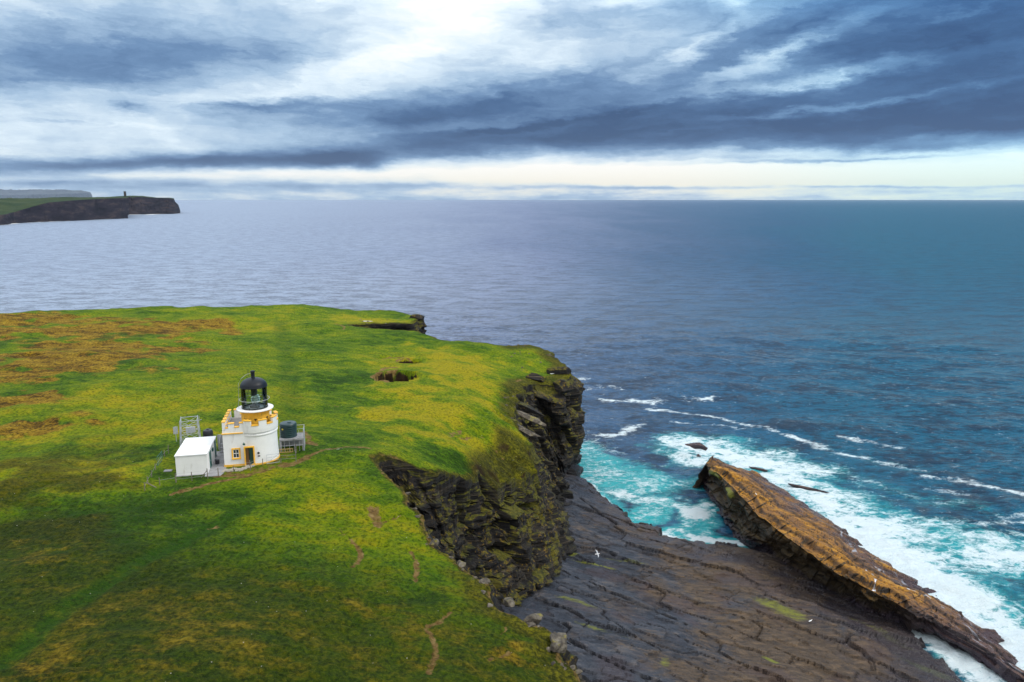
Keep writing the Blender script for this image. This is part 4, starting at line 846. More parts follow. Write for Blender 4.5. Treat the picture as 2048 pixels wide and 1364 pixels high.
# ================================================================= LIGHTHOUSE
M_WHITE = simple('white_render', (.84, .84, .83), .75, vary=.05, scale=1.2, bump=.15, dirt=(.66, .65, .62))
M_OCHRE = simple('ochre_paint', (.90, .50, .05), .65, vary=.14, scale=3, bump=.1, dirt=(.42, .24, .06))
M_BLACK = simple('black_paint', (.007, .010, .016), .45, vary=.3, scale=3, spec=.3)
M_IRON = simple('black_iron', (.015, .022, .022), .5, vary=.2)
M_GREY = simple('grey_concrete', (.30, .30, .31), .85, vary=.25, scale=1.4, bump=.3, dirt=(.16, .15, .13))
M_STEEL = simple('galvanised_steel', (.46, .48, .51), .45, metal=.35, vary=.2, scale=6)
M_LEAD = simple('roof_felt', (.30, .29, .28), .9, vary=.25, scale=2, dirt=(.18, .17, .15))
M_GREEN = simple('green_door_paint', (.012, .10, .085), .5, vary=.2)
M_TANK = simple('green_plastic', (.010, .040, .045), .42, vary=.2, scale=2)
M_TANKB = simple('black_plastic', (.018, .020, .026), .45, vary=.2)
M_WOOD = simple('grey_timber', (.20, .17, .13), .9, vary=.35, scale=6)
M_PALE = simple('pale_timber', (.52, .36, .14), .85, vary=.25, scale=6)
M_TERRA = simple('terracotta', (.30, .12, .05), .85, vary=.3, scale=6)
M_ROOF = simple('white_roof_sheet', (.80, .81, .82), .55, vary=.05, scale=.9, dirt=(.66, .67, .68))
M_SLOT = simple('dark_recess', (.03, .02, .012), .9, vary=.2)
M_YEL = simple('yellow_label', (.75, .60, .04), .6)
M_LENS, t, b, o = material('lens_glass'); b.inputs['Base Color'].default_value = (.62, .78, .72, 1); b.inputs['Roughness'].default_value = .12; b.inputs['Metallic'].default_value = .35
M_GLASS, t, b, o = material('lantern_glass'); t.n.remove(b)
gl = t.node('ShaderNodeBsdfGlossy'); gl.inputs['Roughness'].default_value = .03; tr = t.node('ShaderNodeBsdfTransparent'); tr.inputs[0].default_value = (.90, .95, .93, 1)
fr = t.node('ShaderNodeFresnel'); fr.inputs[0].default_value = 1.45; mx = t.node('ShaderNodeMixShader'); t.l.new(fr.outputs[0], mx.inputs[0]); t.l.new(tr.outputs[0], mx.inputs[1]); t.l.new(gl.outputs[0], mx.inputs[2]); t.l.new(mx.outputs[0], o.inputs[0])
M_PANE = simple('dark_window_glass', (.03, .045, .055), .08, vary=.1)

GZ = 30.0
def gz(x, y): return float(top_height(np.array([x]), np.array([y]))[0])
LX, LY, YAW = -29.9, 83.05, R(13)
LH = empty("lighthouse", (LX, LY, GZ - .1), YAW, "white castellated lighthouse with ochre trim and black domed lantern on the headland turf", "lighthouse")
LH['label'] = 'white castellated lighthouse with ochre trim and black domed lantern on the headland turf'
BX0, BX1, BY0, BY1 = -3.45, .2, -2.12, 3.4
C0 = (0, 0, 0); RD = 2.28
# walls: rectangular block plus the round drum (one masonry shell each, drum slightly battered)
m = MB(); cx, cy = (BX0 + BX1) / 2, (BY0 + BY1) / 2
m.box((cx, cy, 2.17), (BX1 - BX0, BY1 - BY0, 4.34)); m.build('block_wall', M_WHITE, LH)
m = MB(); m.lathe(C0, [(RD + .10, 0), (RD + .02, 2.0), (RD, 3.55), (RD + .10, 3.60), (RD + .10, 3.72), (RD + .03, 3.76), (RD + .03, 3.92), (RD + .15, 3.98), (RD + .17, 4.34)], 72); m.build('drum_wall', M_WHITE, LH, True)
# ochre plinth
m = MB(); m.lathe(C0, [(RD + .12, 0), (RD + .16, 0), (RD + .16, .30), (RD + .11, .36)], 72, cap=False); m.build('plinth', M_OCHRE, LH, True)
m = MB()
for (c, d_) in [((cx, BY0 - .02, .17), (BX1 - BX0 + .08, .06, .34)), ((BX0 - .02, cy, .17), (.06, BY1 - BY0, .34)), ((cx, BY1 + .02, .17), (BX1 - BX0 + .08, .06, .34))]: m.box(c, d_)
m.build('plinth', M_OCHRE, LH)
# string course and parapet of the block
m = MB(); m.box((cx - .75, BY0 - .03, 4.02), (BX1 - BX0 - 1.35, .14, .12), bev=.02); m.box((BX0 - .03, cy, 4.02), (.14, BY1 - BY0 + .10, .12), bev=.02); m.build('string_course', M_OCHRE, LH)
PT = .32 # parapet thickness
par = MB(); cop = MB(); copl = MB()
def straight(ax, ay, bx, by, n, zb=4.34, low=.42, high=.98, first=True):
    """crenellated run between two points, n merlons with gaps between"""
    L = math.hypot(bx - ax, by - ay); a_ = math.atan2(by - ay, bx - ax); u_ = L / (2 * n - 1)
    for k in range(2 * n - 1):
        hgt = high if k % 2 == 0 else low; c_ = ((k + .5) * u_); x_, y_ = ax + math.cos(a_) * c_, ay + math.sin(a_) * c_
        par.box((x_, y_, zb + hgt / 2), (u_, PT, hgt), rz=a_)
        MB().box((x_, y_, zb + hgt + .055), (u_ + (.10 if k % 2 == 0 else -.10), PT + .10, .10), rz=a_, bev=.02).build('coping', M_OCHRE, LH)
straight(BX0 + PT / 2, BY0 + .16, BX0 + PT / 2, BY1 - PT / 2, 5)
straight(BX0 + PT + .35, BY0 + PT / 2, -.95, BY0 + PT / 2, 2, low=.34, high=.80)
straight(BX0 + PT + .35, BY1 - PT / 2, BX1, BY1 - PT / 2, 3)
par.box((BX0 + PT + .17, BY0 + PT / 2, 4.34 + .15), (.35, PT - .01, .30)); MB().box((BX0 + PT + .19, BY0 + PT / 2, 4.34 + .35), (.30, PT + .08, .09), bev=.02).build('coping', M_OCHRE, LH)
# round part
NM = 6
for k in range(2 * NM):
    a0 = math.radians(-118) + k * (math.radians(250) / (2 * NM)); a1 = a0 + math.radians(250) / (2 * NM); hgt = 1.05 if k % 2 == 0 else .48
    par.add(*arcblock((0, 0, 4.34), RD + .17 - PT, RD + .17, a0, a1, -.001, hgt)); e_ = .022 if k % 2 == 0 else -.022
    MB().add(*arcblock((0, 0, 4.34), RD + .12 - PT, RD + .22, a0 - e_, a1 + e_, hgt + .003, hgt + .11)).build('coping', M_OCHRE, LH)
par.build('parapet', M_WHITE, LH)
m = MB(); m.box((cx, cy, 4.352), (BX1 - BX0 - .1, BY1 - BY0 - .1, .02)); m.lathe((0, 0, 4.343), [(RD - .05, 0), (RD - .05, .016)], 48); m.build('roof', M_LEAD, LH)
# tower cylinder
m = MB(); m.lathe((0, 0, 4.36), [(1.56, 0), (1.56, 1.78), (1.60, 1.84)], 64); m.build('tower', M_OCHRE, LH, True)
for a in (-128, -106, -84, -62, -30):
    aa = math.radians(a); m = MB(); c_ = (1.57 * math.cos(aa), 1.57 * math.sin(aa), 5.35); m.box(c_, (.06, .30, .10), rz=aa); m.box((c_[0], c_[1], 5.23), (.05, .10, .16), rz=aa); m.build('vent', M_SLOT, LH)
m = MB(); m.lathe((0, 0, 6.20), [(1.45, 0), (1.95, .04), (2.05, .07), (2.05, .15), (1.98, .18), (1.3, .19)], 72); m.build('gallery', M_WHITE, LH, True)
# lantern: murette, astragals in a diamond lattice, glazing, inner column, lens
LB, LT, LR = 6.39, 8.92, 1.42
m = MB(); m.lathe((0, 0, LB), [(LR + .04, 0), (LR + .04, .14), (LR - .04, .14), (LR - .04, .0)], 48, cap=False)
m.lathe((0, 0, LT - .08), [(LR + .05, 0), (LR + .05, .10), (LR - .05, .10), (LR - .05, 0)], 48, cap=False)
m.lathe((0, 0, (LB + LT) / 2 + .1), [(LR + .02, 0), (LR + .02, .04), (LR - .02, .04), (LR - .02, 0)], 48, cap=False)
NP = 10
for k in range(NP):
    for dlt in (-1, 1):
        pts = []
        for i in range(7):
            f = i / 6; a = 2 * math.pi * (k + dlt * f * 1.0) / NP; pts.append((LR * math.cos(a), LR * math.sin(a), LB + .1 + f * (LT - LB - .15)))
        m.tube(pts, .018, 6)
m.build('astragals', M_IRON, LH)
m = MB(); m.lathe((0, 0, LB + .1), [(LR - .03, 0), (LR - .03, LT - LB - .15)], 48, cap=False); m.build('lantern_glazing', M_GLASS, LH, True)
m = MB(); m.lathe((0, 0, LT - 1.25), [(.20, 0), (.34, .15), (.34, 1.2), (.50, 1.35)], 24); m.build('flue', M_IRON, LH, True)
m = MB(); m.lathe((0, 0, LB), [(.55, 0), (.60, .25), (.30, .35), (.30, .5)], 24); m.build('lamp_pedestal', M_GREY, LH, True)
m = MB()
m.lathe((.12, 0, LB + .5), [(.25, 0), (.42, .12), (.36, .16), (.50, .28), (.45, .32), (.54, .48), (.49, .52), (.50, .72), (.36, .80), (.38, .92), (.2, 1.05)], 32); m.build('lens', M_LENS, LH, True)
prof = [(LR + .10, -.06), (LR + .12, 0)] + [((LR + .08) * math.cos(a), .03 + .98 * math.sin(a)) for a in np.linspace(.05, 1.38, 12)] + [(.22, 1.00)]
m = MB(); m.lathe((0, 0, LT), prof, 64); dome = m.build('dome', M_BLACK, LH, True)
m = MB(); m.lathe((0, 0, LT + .94), [(.26, 0), (.21, .10), (.21, .68), (.26, .70), (.26, .84), (.12, .90)], 24); m.build('ventilator', M_BLACK, dome, True)
m = MB(); m.tube([(-.55, .5, LT + 1.0), (-.55, .5, LT + 2.0)], .02, 6); m.tube([(-.62, .5, LT + 1.8), (-.48, .5, LT + 1.8)], .012, 5); m.build('aerial', M_IRON, dome)
ring = [(1.66 * math.cos(a), 1.66 * math.sin(a), 7.42) for a in np.linspace(0, 2 * math.pi, 49)]
m = MB(); m.tube(ring, .028, 6, cap=False)
for k in range(8):
    a = 2 * math.pi * k / 8 + .2; m.tube([(1.49 * math.cos(a), 1.49 * math.sin(a), 7.42), (1.66 * math.cos(a), 1.66 * math.sin(a), 7.42)], .02, 5)
m.build('handrail', M_STEEL, LH)
pts = [(-.15, 0, LT + 1.55), (-.7, -.05, LT + 1.42), (-1.25, -.1, LT + 1.0), (-1.62, -.12, LT + .4), (-1.70, -.12, 7.4), (-1.85, -.12, 6.3)]
m = MB(); m.tube(pts, .022, 6); m.build('lightning_conductor', M_STEEL, LH)
# window, door, lamp, plaques on the front (facing -y)
def win(xc, zc, wv, hv, y):
    m = MB(); m.box((xc, y - .035, zc + hv / 2 + .08), (wv + .34, .09, .17), bev=.015); m.box((xc, y - .05, zc - hv / 2 - .10), (wv + .38, .16, .17), bev=.02)
    for s in (-1, 1): m.box((xc + s * (wv / 2 + .085), y - .035, zc - .01), (.165, .085, hv + .02), bev=.015)
    W = m.build('window', M_OCHRE, LH)
    m = MB(); m.box((xc, y - .01, zc), (wv, .03, hv)); m.build('pane', M_PANE, W)
    m = MB(); m.box((xc, y - .035, zc), (.045, .03, hv)); m.box((xc, y - .038, zc + .02), (wv, .036, .06))
    for s in (-1, 1): m.box((xc + s * wv / 2 * .96, y - .036, zc), (.05, .032, hv)); m.box((xc, y - .037, zc + s * hv / 2 * .96), (wv, .034, .05))
    m.build('sash', M_WHITE, W)
win(-2.12, 1.62, .62, .98, BY0)
yd = -(RD + .06)
m = MB(); dx0 = -.66
for s in (-1, 1): m.box((dx0 + s * .50, yd - .02, 1.15), (.15, .20, 2.26), bev=.015)
m.box((dx0, yd - .02, 2.36), (1.15, .205, .16), bev=.015); D = m.build('door', M_OCHRE, LH)
m = MB(); m.box((dx0, yd + .06, 1.14), (.86, .10, 2.26)); m.build('doorway', M_SLOT, D)
m = MB(); m.box((dx0 + .21, yd - .01, 1.12), (.42, .05, 2.18), bev=.01)
for zz_ in (.55, 1.45): m.box((dx0 + .21, yd - .04, zz_), (.28, .02, .6), bev=.005)
m.build('door_leaf', simple('dark_green_paint', (.010, .045, .030), .5), D)
m = MB(); m.box((dx0 - .25, yd + .0, 1.12), (.34, .04, 2.16)); m.build('inner_panel', simple('varnished_wood', (.12, .06, .02), .5), D)
m = MB(); m.tube([(.33, -(RD + .10), 1.58), (.33, -(RD + .13), 1.58)], .13, 20); m.build('round_plaque', M_IRON, LH)
m = MB(); m.box((.36, -(RD + .11), 1.22), (.26, .03, .14), bev=.005); m.build('plate', M_SLOT, LH)
m = MB(); m.tube([(-1.22, BY0 - .02, 2.82), (-1.22, BY0 - .16, 2.88), (-1.18, BY0 - .26, 2.84)], .03, 8); m.lathe((-1.18, BY0 - .26, 2.66), [(.04, .18), (.14, .12), (.12, 0)], 16); m.build('wall_lamp', M_GREEN, LH)
m = MB()
m.build('wall_vent', M_IRON, LH) if m.v else None
for xx in (-.35, -.1, .08): MB().box((xx, -(RD + .14), 3.80), (.03, .02, .12)).build('wall_vent', M_IRON, LH)
ch = (2.0 * math.cos(R(-22)), 2.0 * math.sin(R(-22)))
m = MB(); m.lathe((ch[0], ch[1], 4.36), [(.22, 0), (.20, .75), (.24, .78), (.24, .86)], 20); cp = m.build('chimney_pot', M_TERRA, LH, True)
m = MB(); m.lathe((ch[0], ch[1], 5.22), [(.14, 0), (.16, .20), (.05, .26)], 16); m.build('cowl', M_IRON, cp, True)
m = MB(); m.box((-.55, 1.8, 4.36 + .35), (.9, .5, .7), bev=.03); m.build('roof_hatch', M_WHITE, LH)

# ================================================================= WHITE HUT
HY = R(13); HUT = empty('hut', (-37.05, 77.45, GZ - .12), HY, 'plain white windowless hut with a low white roof beside the lighthouse', 'hut')
HW, HD, HH = 3.25, 6.3, 2.35
m = MB(); m.box((HW / 2, HD / 2, HH / 2), (HW, HD, HH)); m.build('wall', M_WHITE, HUT)
m = MB(); e = .07; zr = HH + .003; m.add([(-e, -e, zr), (HW + e, -e, zr), (HW + e, HD + e, zr), (-e, HD + e, zr), (-e, -e, zr + .10), (HW + e, -e, zr + .10), (HW + e, HD + e, zr + .10), (-e, HD + e, zr + .10), (HW / 2, 1.2, zr + .36), (HW / 2, HD - 1.2, zr + .36)],
 [(0, 3, 2, 1), (0, 1, 5, 4), (1, 2, 6, 5), (2, 3, 7, 6), (3, 0, 4, 7), (4, 5, 8), (5, 6, 9, 8), (6, 7, 9), (7, 4, 8, 9)]); m.build('roof', M_ROOF, HUT)
m = MB(); m.box((HW + .02, 2.0, 1.05), (.06, .95, 2.0), bev=.01); dd_ = m.build('door', M_GREEN, HUT)
m = MB(); m.box((HW + .07, 1.68, 1.05), (.04, .06, .14)); m.build('handle', M_STEEL, dd_)
m = MB(); m.box((HW + .02, 5.5, 1.15), (.06, .8, 2.1), bev=.01); m.build('door', M_GREEN, HUT)
m = MB(); m.box((HW + .08, 3.5, 1.75), (.16, .5, .35), bev=.02); m.build('meter_box', M_GREEN, HUT)
m = MB(); m.box((HW / 2, HD / 2, -.02), (HW + .24, HD + .24, .26)); m.build('foundation', M_GREY, HUT)
def loc2w(x, y, base=(-37.05, 77.45), a=HY): return (base[0] + x * math.cos(a) - y * math.sin(a), base[1] + x * math.sin(a) + y * math.cos(a))

# paved yard between hut and tower, broken kerb stones in front
def slab(name, poly, z, th, mat, **tg):
    n = len(poly); return MB().add([(a, b, z) for a, b in poly] + [(a, b, z - th) for a, b in poly], [tuple(range(n)), tuple(range(n, 2 * n))[::-1]] + [(i, (i + 1) % n + 0, (i + 1) % n + n, i + n)[::-1] for i in range(n)]).build(name, mat, **tg)
yard = [ground_px(a, b)[:2] for a, b in [(412, 955), (442, 950), (455, 940), (480, 936), (450, 925), (452, 880), (432, 878), (425, 920)]]
hyd = [loc2w(HW - .2, -.9), loc2w(HW + 1.45, -1.0), loc2w(HW + 1.7, -.1), loc2w(HW + 1.7, 7.6), loc2w(HW - .6, 7.6)]
slab('yard_paving', hyd, GZ + .02, .3, M_GREY, kind='structure')
kx = np.linspace(0, 1, 15); r2_ = random.Random(9)
pav = MB()
for i in range(26):
    f = i / 25; a = ground_px(447 + 60 * f, 943 - 9 * f + r2_.uniform(-2.5, 2.5)); pav.box((a[0], a[1] , GZ + .02 + r2_.uniform(-.02, .03)), (r2_.uniform(.25, .55), r2_.uniform(.3, .6), .16), rz=r2_.uniform(0, 3), bev=.04)
pav.build('path', simple('pale_flagstone', (.36, .33, .27), .9, vary=.3, scale=3, bump=.3), kind='structure')
st = empty('concrete_steps', loc2w(HW + .95, 6.6) + (GZ,), HY, 'grey concrete steps and low wall between the hut and the lighthouse', 'steps')
for k in range(3): MB().box((0, .3 + k * .38, .12 + k * .18), (1.3, .38, .24 + k * .36), bev=.02).build('tread', M_GREY, st)
MB().box((0, 1.75, .9), (2.2, .16, 1.9), bev=.02).build('wall', M_GREY, st)
mm = MB(); mm.tube([(-.7, .2, .2), (-.7, .2, 1.2), (-.7, 1.4, 1.8)], .025, 6); mm.build('handrail', M_STEEL, st)

# ================================================================= LATTICE STUB MAST
x_, y_ = ground_px(374, 893)[:2]; x_, y_ = -39.6, 87.2
MT = empty('lattice_mast', (x_, y_, GZ), R(20), 'short open galvanised lattice mast base standing behind the white hut', 'mast')
hw = 1.15; tw = .95; mh = 3.7
cor = [(-1, -1), (1, -1), (1, 1), (-1, 1)]
for sx, sy in cor:
    top_ex = .0 if (sx, sy) != (1, -1) else .0
    MB().tube([(sx * hw, sy * hw, -.1), (sx * tw, sy * tw, mh + top_ex)], .055, 8).build('leg', M_STEEL, MT)
for k in range(4):
    (ax, ay), (bx, by) = cor[k], cor[(k + 1) % 4]; mm = MB(); 
    def lv(s, z): f = z / mh; q = hw + (tw - hw) * f; return (s[0] * q, s[1] * q, z)
    for z_ in (1.3, 2.5, 3.6): mm.tube([lv((ax, ay), z_), lv((bx, by), z_)], .032, 6)
    for z0_, z1_ in ((.1, 1.3), (1.3, 2.5), (2.5, 3.6)): mm.tube([lv((ax, ay), z0_), lv((bx, by), z1_)], .025, 6); mm.tube([lv((bx, by), z0_), lv((ax, ay), z1_)], .025, 6)
    mm.build('brace', M_STEEL, MT)
MB().box((.15, -.9, 2.45), (1.05, .25, .75), bev=.03).build('equipment_box', M_STEEL, MT)
mm = MB(); mm.tube([(-1.5, -1, 1.2), (-1.5, -1, 3.1)], .04, 6); mm.box((-1.5, -1.05, 2.6), (.5, .06, .9), bev=.02); mm.build('panel_antenna', M_STEEL, MT)
mm = MB(); mm.tube([(tw, -tw, mh - .2), (tw + .55, -tw, mh - .05)], .03, 6); mm.tube([(tw + .3, -tw, mh - .1), (tw + .3, -tw, mh + .4)], .02, 6); mm.build('bracket', M_STEEL, MT)

# black domed tank behind the hut
bt = empty('storage_tank', (-38.0, 88.6, GZ), 0, 'small black round-topped tank peeping above the roof of the white hut', 'tank')
MB().lathe((0, 0, 0), [(.58, 0), (.60, .3), (.57, .34), (.60, .38), (.60, 1.1), (.57, 1.14), (.60, 1.18), (.60, 1.5), (.5, 1.72), (.25, 1.82), (.05, 1.84)], 28).build('body', M_TANKB, bt, True)
MB().lathe((0, 0, 1.82), [(.16, 0), (.16, .08), (.04, .1)], 16).build('lid', M_TANKB, bt, True)

# ================================================================= TANK STAND AND GREEN TANK (right of the tower)
def l2w(x, y): return (LX + x * math.cos(YAW) - y * math.sin(YAW), LY + x * math.sin(YAW) + y * math.cos(YAW))
SX, SY = l2w(3.75, 2.7)
TS = empty('tank_stand', (SX, SY, GZ - .1), YAW, 'grey raised platform with steel railings against the right side of the lighthouse', 'platform')
SW, SD, SHh = 2.9, 2.3, 1.75
MB().box((0, 0, SHh - .12), (SW, SD, .24), bev=.02).build('deck', M_GREY, TS)
for sx in (-1, 1):
    for sy in (-1, 1): MB().box((sx * (SW / 2 - .15), sy * (SD / 2 - .15), (SHh - .24) / 2), (.2, .2, SHh - .246), bev=.01).build('leg', M_GREY, TS)
MB().box((0, SD / 2 - .35, .75), (SW - .5, .1, 1.5)).build('back_wall', M_GREY, TS)
mm = MB()
for i in range(6):
    mm.tube([(-SW / 2 + SW * i / 5, -SD / 2 + .04, 0), (-SW / 2 + SW * i / 5, -SD / 2 + .04, SHh + (.0 if i < 4 else 1.0))], .025, 6)
mm.tube([(-SW / 2, -SD / 2 + .04, .9), (SW / 2, -SD / 2 + .04, .9)], .025, 6); mm.build('front_bars', M_STEEL, TS)
mm = MB()
for i in range(6): mm.tube([(SW / 2 - .04, -SD / 2 + SD * i / 5, 0), (SW / 2 - .04, -SD / 2 + SD * i / 5, SHh + 1.0)], .03, 6)
for z_ in (SHh + .5, SHh + 1.0, .9): mm.tube([(SW / 2 - .04, -SD / 2, z_), (SW / 2 - .04, SD / 2, z_)], .025, 6)
mm.tube([(-SW / 2, SD / 2 - .05, SHh + 1.0), (SW / 2, SD / 2 - .05, SHh + 1.0)], .025, 6); mm.tube([(-SW / 2, SD / 2 - .05, SHh + .5), (SW / 2, SD / 2 - .05, SHh + .5)], .022, 6)
mm.build('railing', M_STEEL, TS)
tk = l2w(3.35, 2.75); TK = empty('water_tank', (tk[0], tk[1], GZ - .1 + SHh + .002), 0, 'dark green ribbed round tank standing on the grey platform beside the lighthouse', 'tank')
pr = [(.98, 0)]
for k in range(6): z_ = .05 + k * .25; pr += [(1.0, z_ + .03), (1.0, z_ + .15), (.965, z_ + .18), (.965, z_ + .22)]
pr += [(1.0, 1.58), (.93, 1.68), (.6, 1.78), (.2, 1.82)]
MB().lathe((0, 0, 0), pr, 40).build('body', M_TANK, TK, True)
MB().lathe((.2, -.2, 1.78), [(.24, 0), (.24, .09), (.05, .11)], 20).build('lid', M_TANK, TK, True)
MB().box((-.42, -.925, 1.12), (.2, .05, .16), rz=R(-24)).build('label_plate', M_YEL, TK)
mm = MB(); mm.tube([(-.75, -.6, 1.4), (-.8, -.72, 1.2), (-.8, -.72, .1)], .035, 6); mm.build('pipe', M_STEEL, TK)
pl_ = l2w(3.0, 1.15); PL = empty('ladder', (pl_[0], pl_[1], GZ + .05), YAW, 'pale yellow wooden frame leaning on the ground in front of the tank stand', 'ladder')
for z_ in (.1, .5): MB().box((0, -.02, z_), (1.75, .05, .07)).build('rail', M_PALE, PL)
for i in range(7): MB().box((-.82 + i * .273, .02, .30), (.05, .04, .46)).build('rung', M_PALE, PL)

# ================================================================= FENCES
def post_px(a, b, hgt, parent, mat=M_WOOD, lean=0, r=.045):
    g_ = ground_px(a, b); zz_ = gz(g_[0], g_[1])
    MB().tube([(g_[0], g_[1], zz_ - .2), (g_[0] + lean, g_[1], zz_ + hgt)], r, 7).build('post', mat, parent); return (g_[0] + lean * .8, g_[1], zz_)
def fence(name, pts, label, wires=(.35, .7, .95), mat=M_WOOD, hts=None, cat='fence'):
    E_ = empty(name, (0, 0, 0), 0, label, cat); P0 = []
    for i, (a, b) in enumerate(pts): P0.append(post_px(a, b, hts[i] if hts else 1.0, E_, mat, random.uniform(-.05, .05)))
    for zz_ in wires:
        mm = MB(); mm.tube([(p[0], p[1], p[2] + zz_) for p in P0], .008, 4); mm.build('wire', M_STEEL, E_)
    return E_, P0
fence('wire_fence', [(352.5, 961), (384, 960), (416, 955), (437, 952)], 'post and wire fence along the front of the white hut', hts=[1.0, 1.0, 1.15, 1.0])
fence('wire_fence', [(468, 943), (501.5, 942), (526, 932)], 'low post and wire fence in front of the lighthouse door', hts=[.7, 1.25, .75])
fence('wire_fence', [(562, 931), (593, 930), (593, 912), (597, 896)], 'post and wire fence at the corner right of the tank stand', hts=[.6, 1.25, 1.1, 1.1], wires=(.5, .9))
fence('wire_fence', [(336.6, 902), (329, 908), (311, 938), (303, 951), (296, 964), (289, 977)], 'line of dark fence posts running down the slope left of the white hut', hts=[1.1, .8, .8, .8, .9, 1.0], wires=(.5,))
fence('wire_fence', [(319.5, 966), (352, 962)], 'short wire fence between a lone thin post and the left corner of the hut', hts=[.9, .9], wires=(.6,))
g_ = ground_px(416, 955); BRc = MB().tube([(g_[0] - .75, g_[1], g_[2]), (g_[0] - .02, g_[1], g_[2] + .85)], .04, 6).build('fence_brace', M_WOOD); BRc['label'] = 'slanting timber brace propping the fence post at the hut corner'; BRc['category'] = 'brace'
g_ = ground_px(293, 977); o = MB().tube([(g_[0], g_[1], g_[2] + .7), (g_[0] + 1.0, g_[1] + .1, g_[2] + .05)], .05, 6).build('fence_brace', M_WOOD); o['label'] = 'slanting brace at the lowest dark post of the left fence'; o['category'] = 'brace'
def gate(p0, p1, hgt, label, mat):
    a, b = ground_px(*p0), ground_px(*p1); L = math.hypot(b[0] - a[0], b[1] - a[1]); E_ = empty('gate', (a[0], a[1], gz(a[0], a[1]) + .05), math.atan2(b[1] - a[1], b[0] - a[0]), label, 'gate')
    mm = MB(); mm.tube([(0, 0, 0), (0, 0, hgt), (L, 0, hgt), (L, 0, 0), (0, 0, 0)], .028, 6); mm.build('frame', mat, E_)
    for z_ in (.33, .66): mm = MB(); mm.tube([(0, 0, hgt * z_), (L, 0, hgt * z_)], .018, 6); mm.build('rail', mat, E_)
    mm = MB(); mm.tube([(0, 0, .02), (L, 0, hgt - .02)], .018, 6); mm.build('diagonal', mat, E_)
gate((534, 931), (559, 929), 1.05, 'galvanised tubular gate standing at the right foot of the lighthouse', M_STEEL)
gate((315, 929), (325, 915), 1.0, 'dark green metal gate in the fence line left of the hut', M_GREEN)
g_ = ground_px(336, 940); o = MB().box((0, 0, .06), (.85, .55, .12), bev=.02).build('cover_slab', M_GREY); o.location = (g_[0], g_[1], gz(g_[0], g_[1])); o.rotation_euler = (0, 0, R(8)); o['label'] = 'flat grey cover slab lying in the grass left of the hut'; o['category'] = 'slab'
g_ = ground_px(414, 938)
# cable drum and bin in the yard
q = loc2w(HW + .55, 3.0); o = MB().lathe((0, 0, 0), [(.2, 0), (.22, .05), (.24, .5), (.26, .52), (.05, .56)], 16).build('bin', M_TANKB, None, True); o.location = (q[0], q[1], GZ + .02); o['label'] = 'small black bin beside the green door in the yard'; o['category'] = 'bin'
# ================================================================= GULLS
M_GULL = simple('gull_white', (.80, .80, .80), .8, vary=.04, scale=8); M_GULLG = simple('gull_grey', (.42, .44, .47), .8, vary=.1, scale=8); M_BILL = simple('gull_bill', (.7, .42, .05), .6)
def skin_body(name, pts, rad, mat, parent, scale=1.0):
    """single tapering surface through the given stations: x along the body"""
    mb = MB(); n = 12; vs = []; fs = []
    for (x, z), (ry, rz_) in zip(pts, rad): vs += [(x * scale, math.cos(2 * math.pi * k / n) * ry * scale, (z + math.sin(2 * math.pi * k / n) * rz_) * scale) for k in range(n)]
    for i in range(len(pts) - 1):
        for k in range(n): fs.append((i * n + k, i * n + (k + 1) % n, (i + 1) * n + (k + 1) % n, (i + 1) * n + k))
    fs += [tuple(range(n))[::-1], tuple(range((len(pts) - 1) * n, len(pts) * n))]
    return mb.add(vs, fs).build(name, mat, parent, True)
def gull(loc, rz, flying, label, s=1.0, bank=0):
    E_ = empty('gull', loc, rz, label, 'gull'); E_.rotation_euler = (bank, 0, rz)
    skin_body('body', [(-.34, .02), (-.26, .015), (-.14, .0), (.0, 0), (.12, .01), (.20, .04), (.25, .06), (.30, .065), (.33, .055)], [(.07, .006), (.05, .02), (.065, .05), (.08, .075), (.065, .06), (.042, .045), (.046, .046), (.035, .035), (.008, .01)], M_GULL, E_, s)
    mb = MB(); mb.tube([(.32 * s, 0, .055 * s), (.385 * s, 0, .045 * s)], .014 * s, 6, r2=.004 * s); mb.build('bill', M_BILL, E_)
    for sd_ in (-1, 1):
        if flying:
            st = [(.04, .10, .05, .20, .022), (.02, .32, .12, .19, .018), (-.02, .55, .13, .14, .012), (-.12, .74, .10, .06, .006)]
        else:
            st = [(.10, .06, .02, .05, .012), (.0, .085, .03, .09, .014), (-.2, .075, .03, .07, .01), (-.40, .03, .03, .015, .005)]
        vs = []; fs = []
        for (x, y, z, c, th) in st:
            if flying: vs += [(x + c * .45, sd_ * y, z), (x, sd_ * y, z + th), (x - c * .55, sd_ * y, z - .01), (x, sd_ * y, z - th)]
            else: vs += [(x, sd_ * (y + th), z + c * .5), (x, sd_ * (y + th * 1.5), z), (x, sd_ * y, z - c * .5), (x, sd_ * (y - th), z)]
        for i in range(3):
            for k in range(4): fs.append((i * 4 + k, i * 4 + (k + 1) % 4, (i + 1) * 4 + (k + 1) % 4, (i + 1) * 4 + k))
        fs += [(3, 2, 1, 0), (12, 13, 14, 15)]
        MB().add([(a * s, b_ * s, c * s) for a, b_, c in vs], fs).build('wing', M_GULLG, E_)
    if not flying:
        for sd_ in (-1, 1): MB().tube([(0, sd_ * .03 * s, -.05 * s), (.01, sd_ * .03 * s, -.17 * s), (.06 * s, sd_ * .03 * s, -.175 * s)], .008 * s, 5).build('leg', M_BILL, E_)
    return E_
gull(P(1195, 1108, 11.5), R(10), True, 'white gull gliding with spread wings above the dark rock platform', 1.0, bank=R(18))
def surf_z(obj, x, y):
    hit, loc, n_, i_ = obj.ray_cast(Vector((x, y, 100)), Vector((0, 0, -1))); return loc.z if hit else None
bpy.context.view_layer.update()
RG = bpy.data.objects['rock_ridge']; PLo = bpy.data.objects['rock_platform']
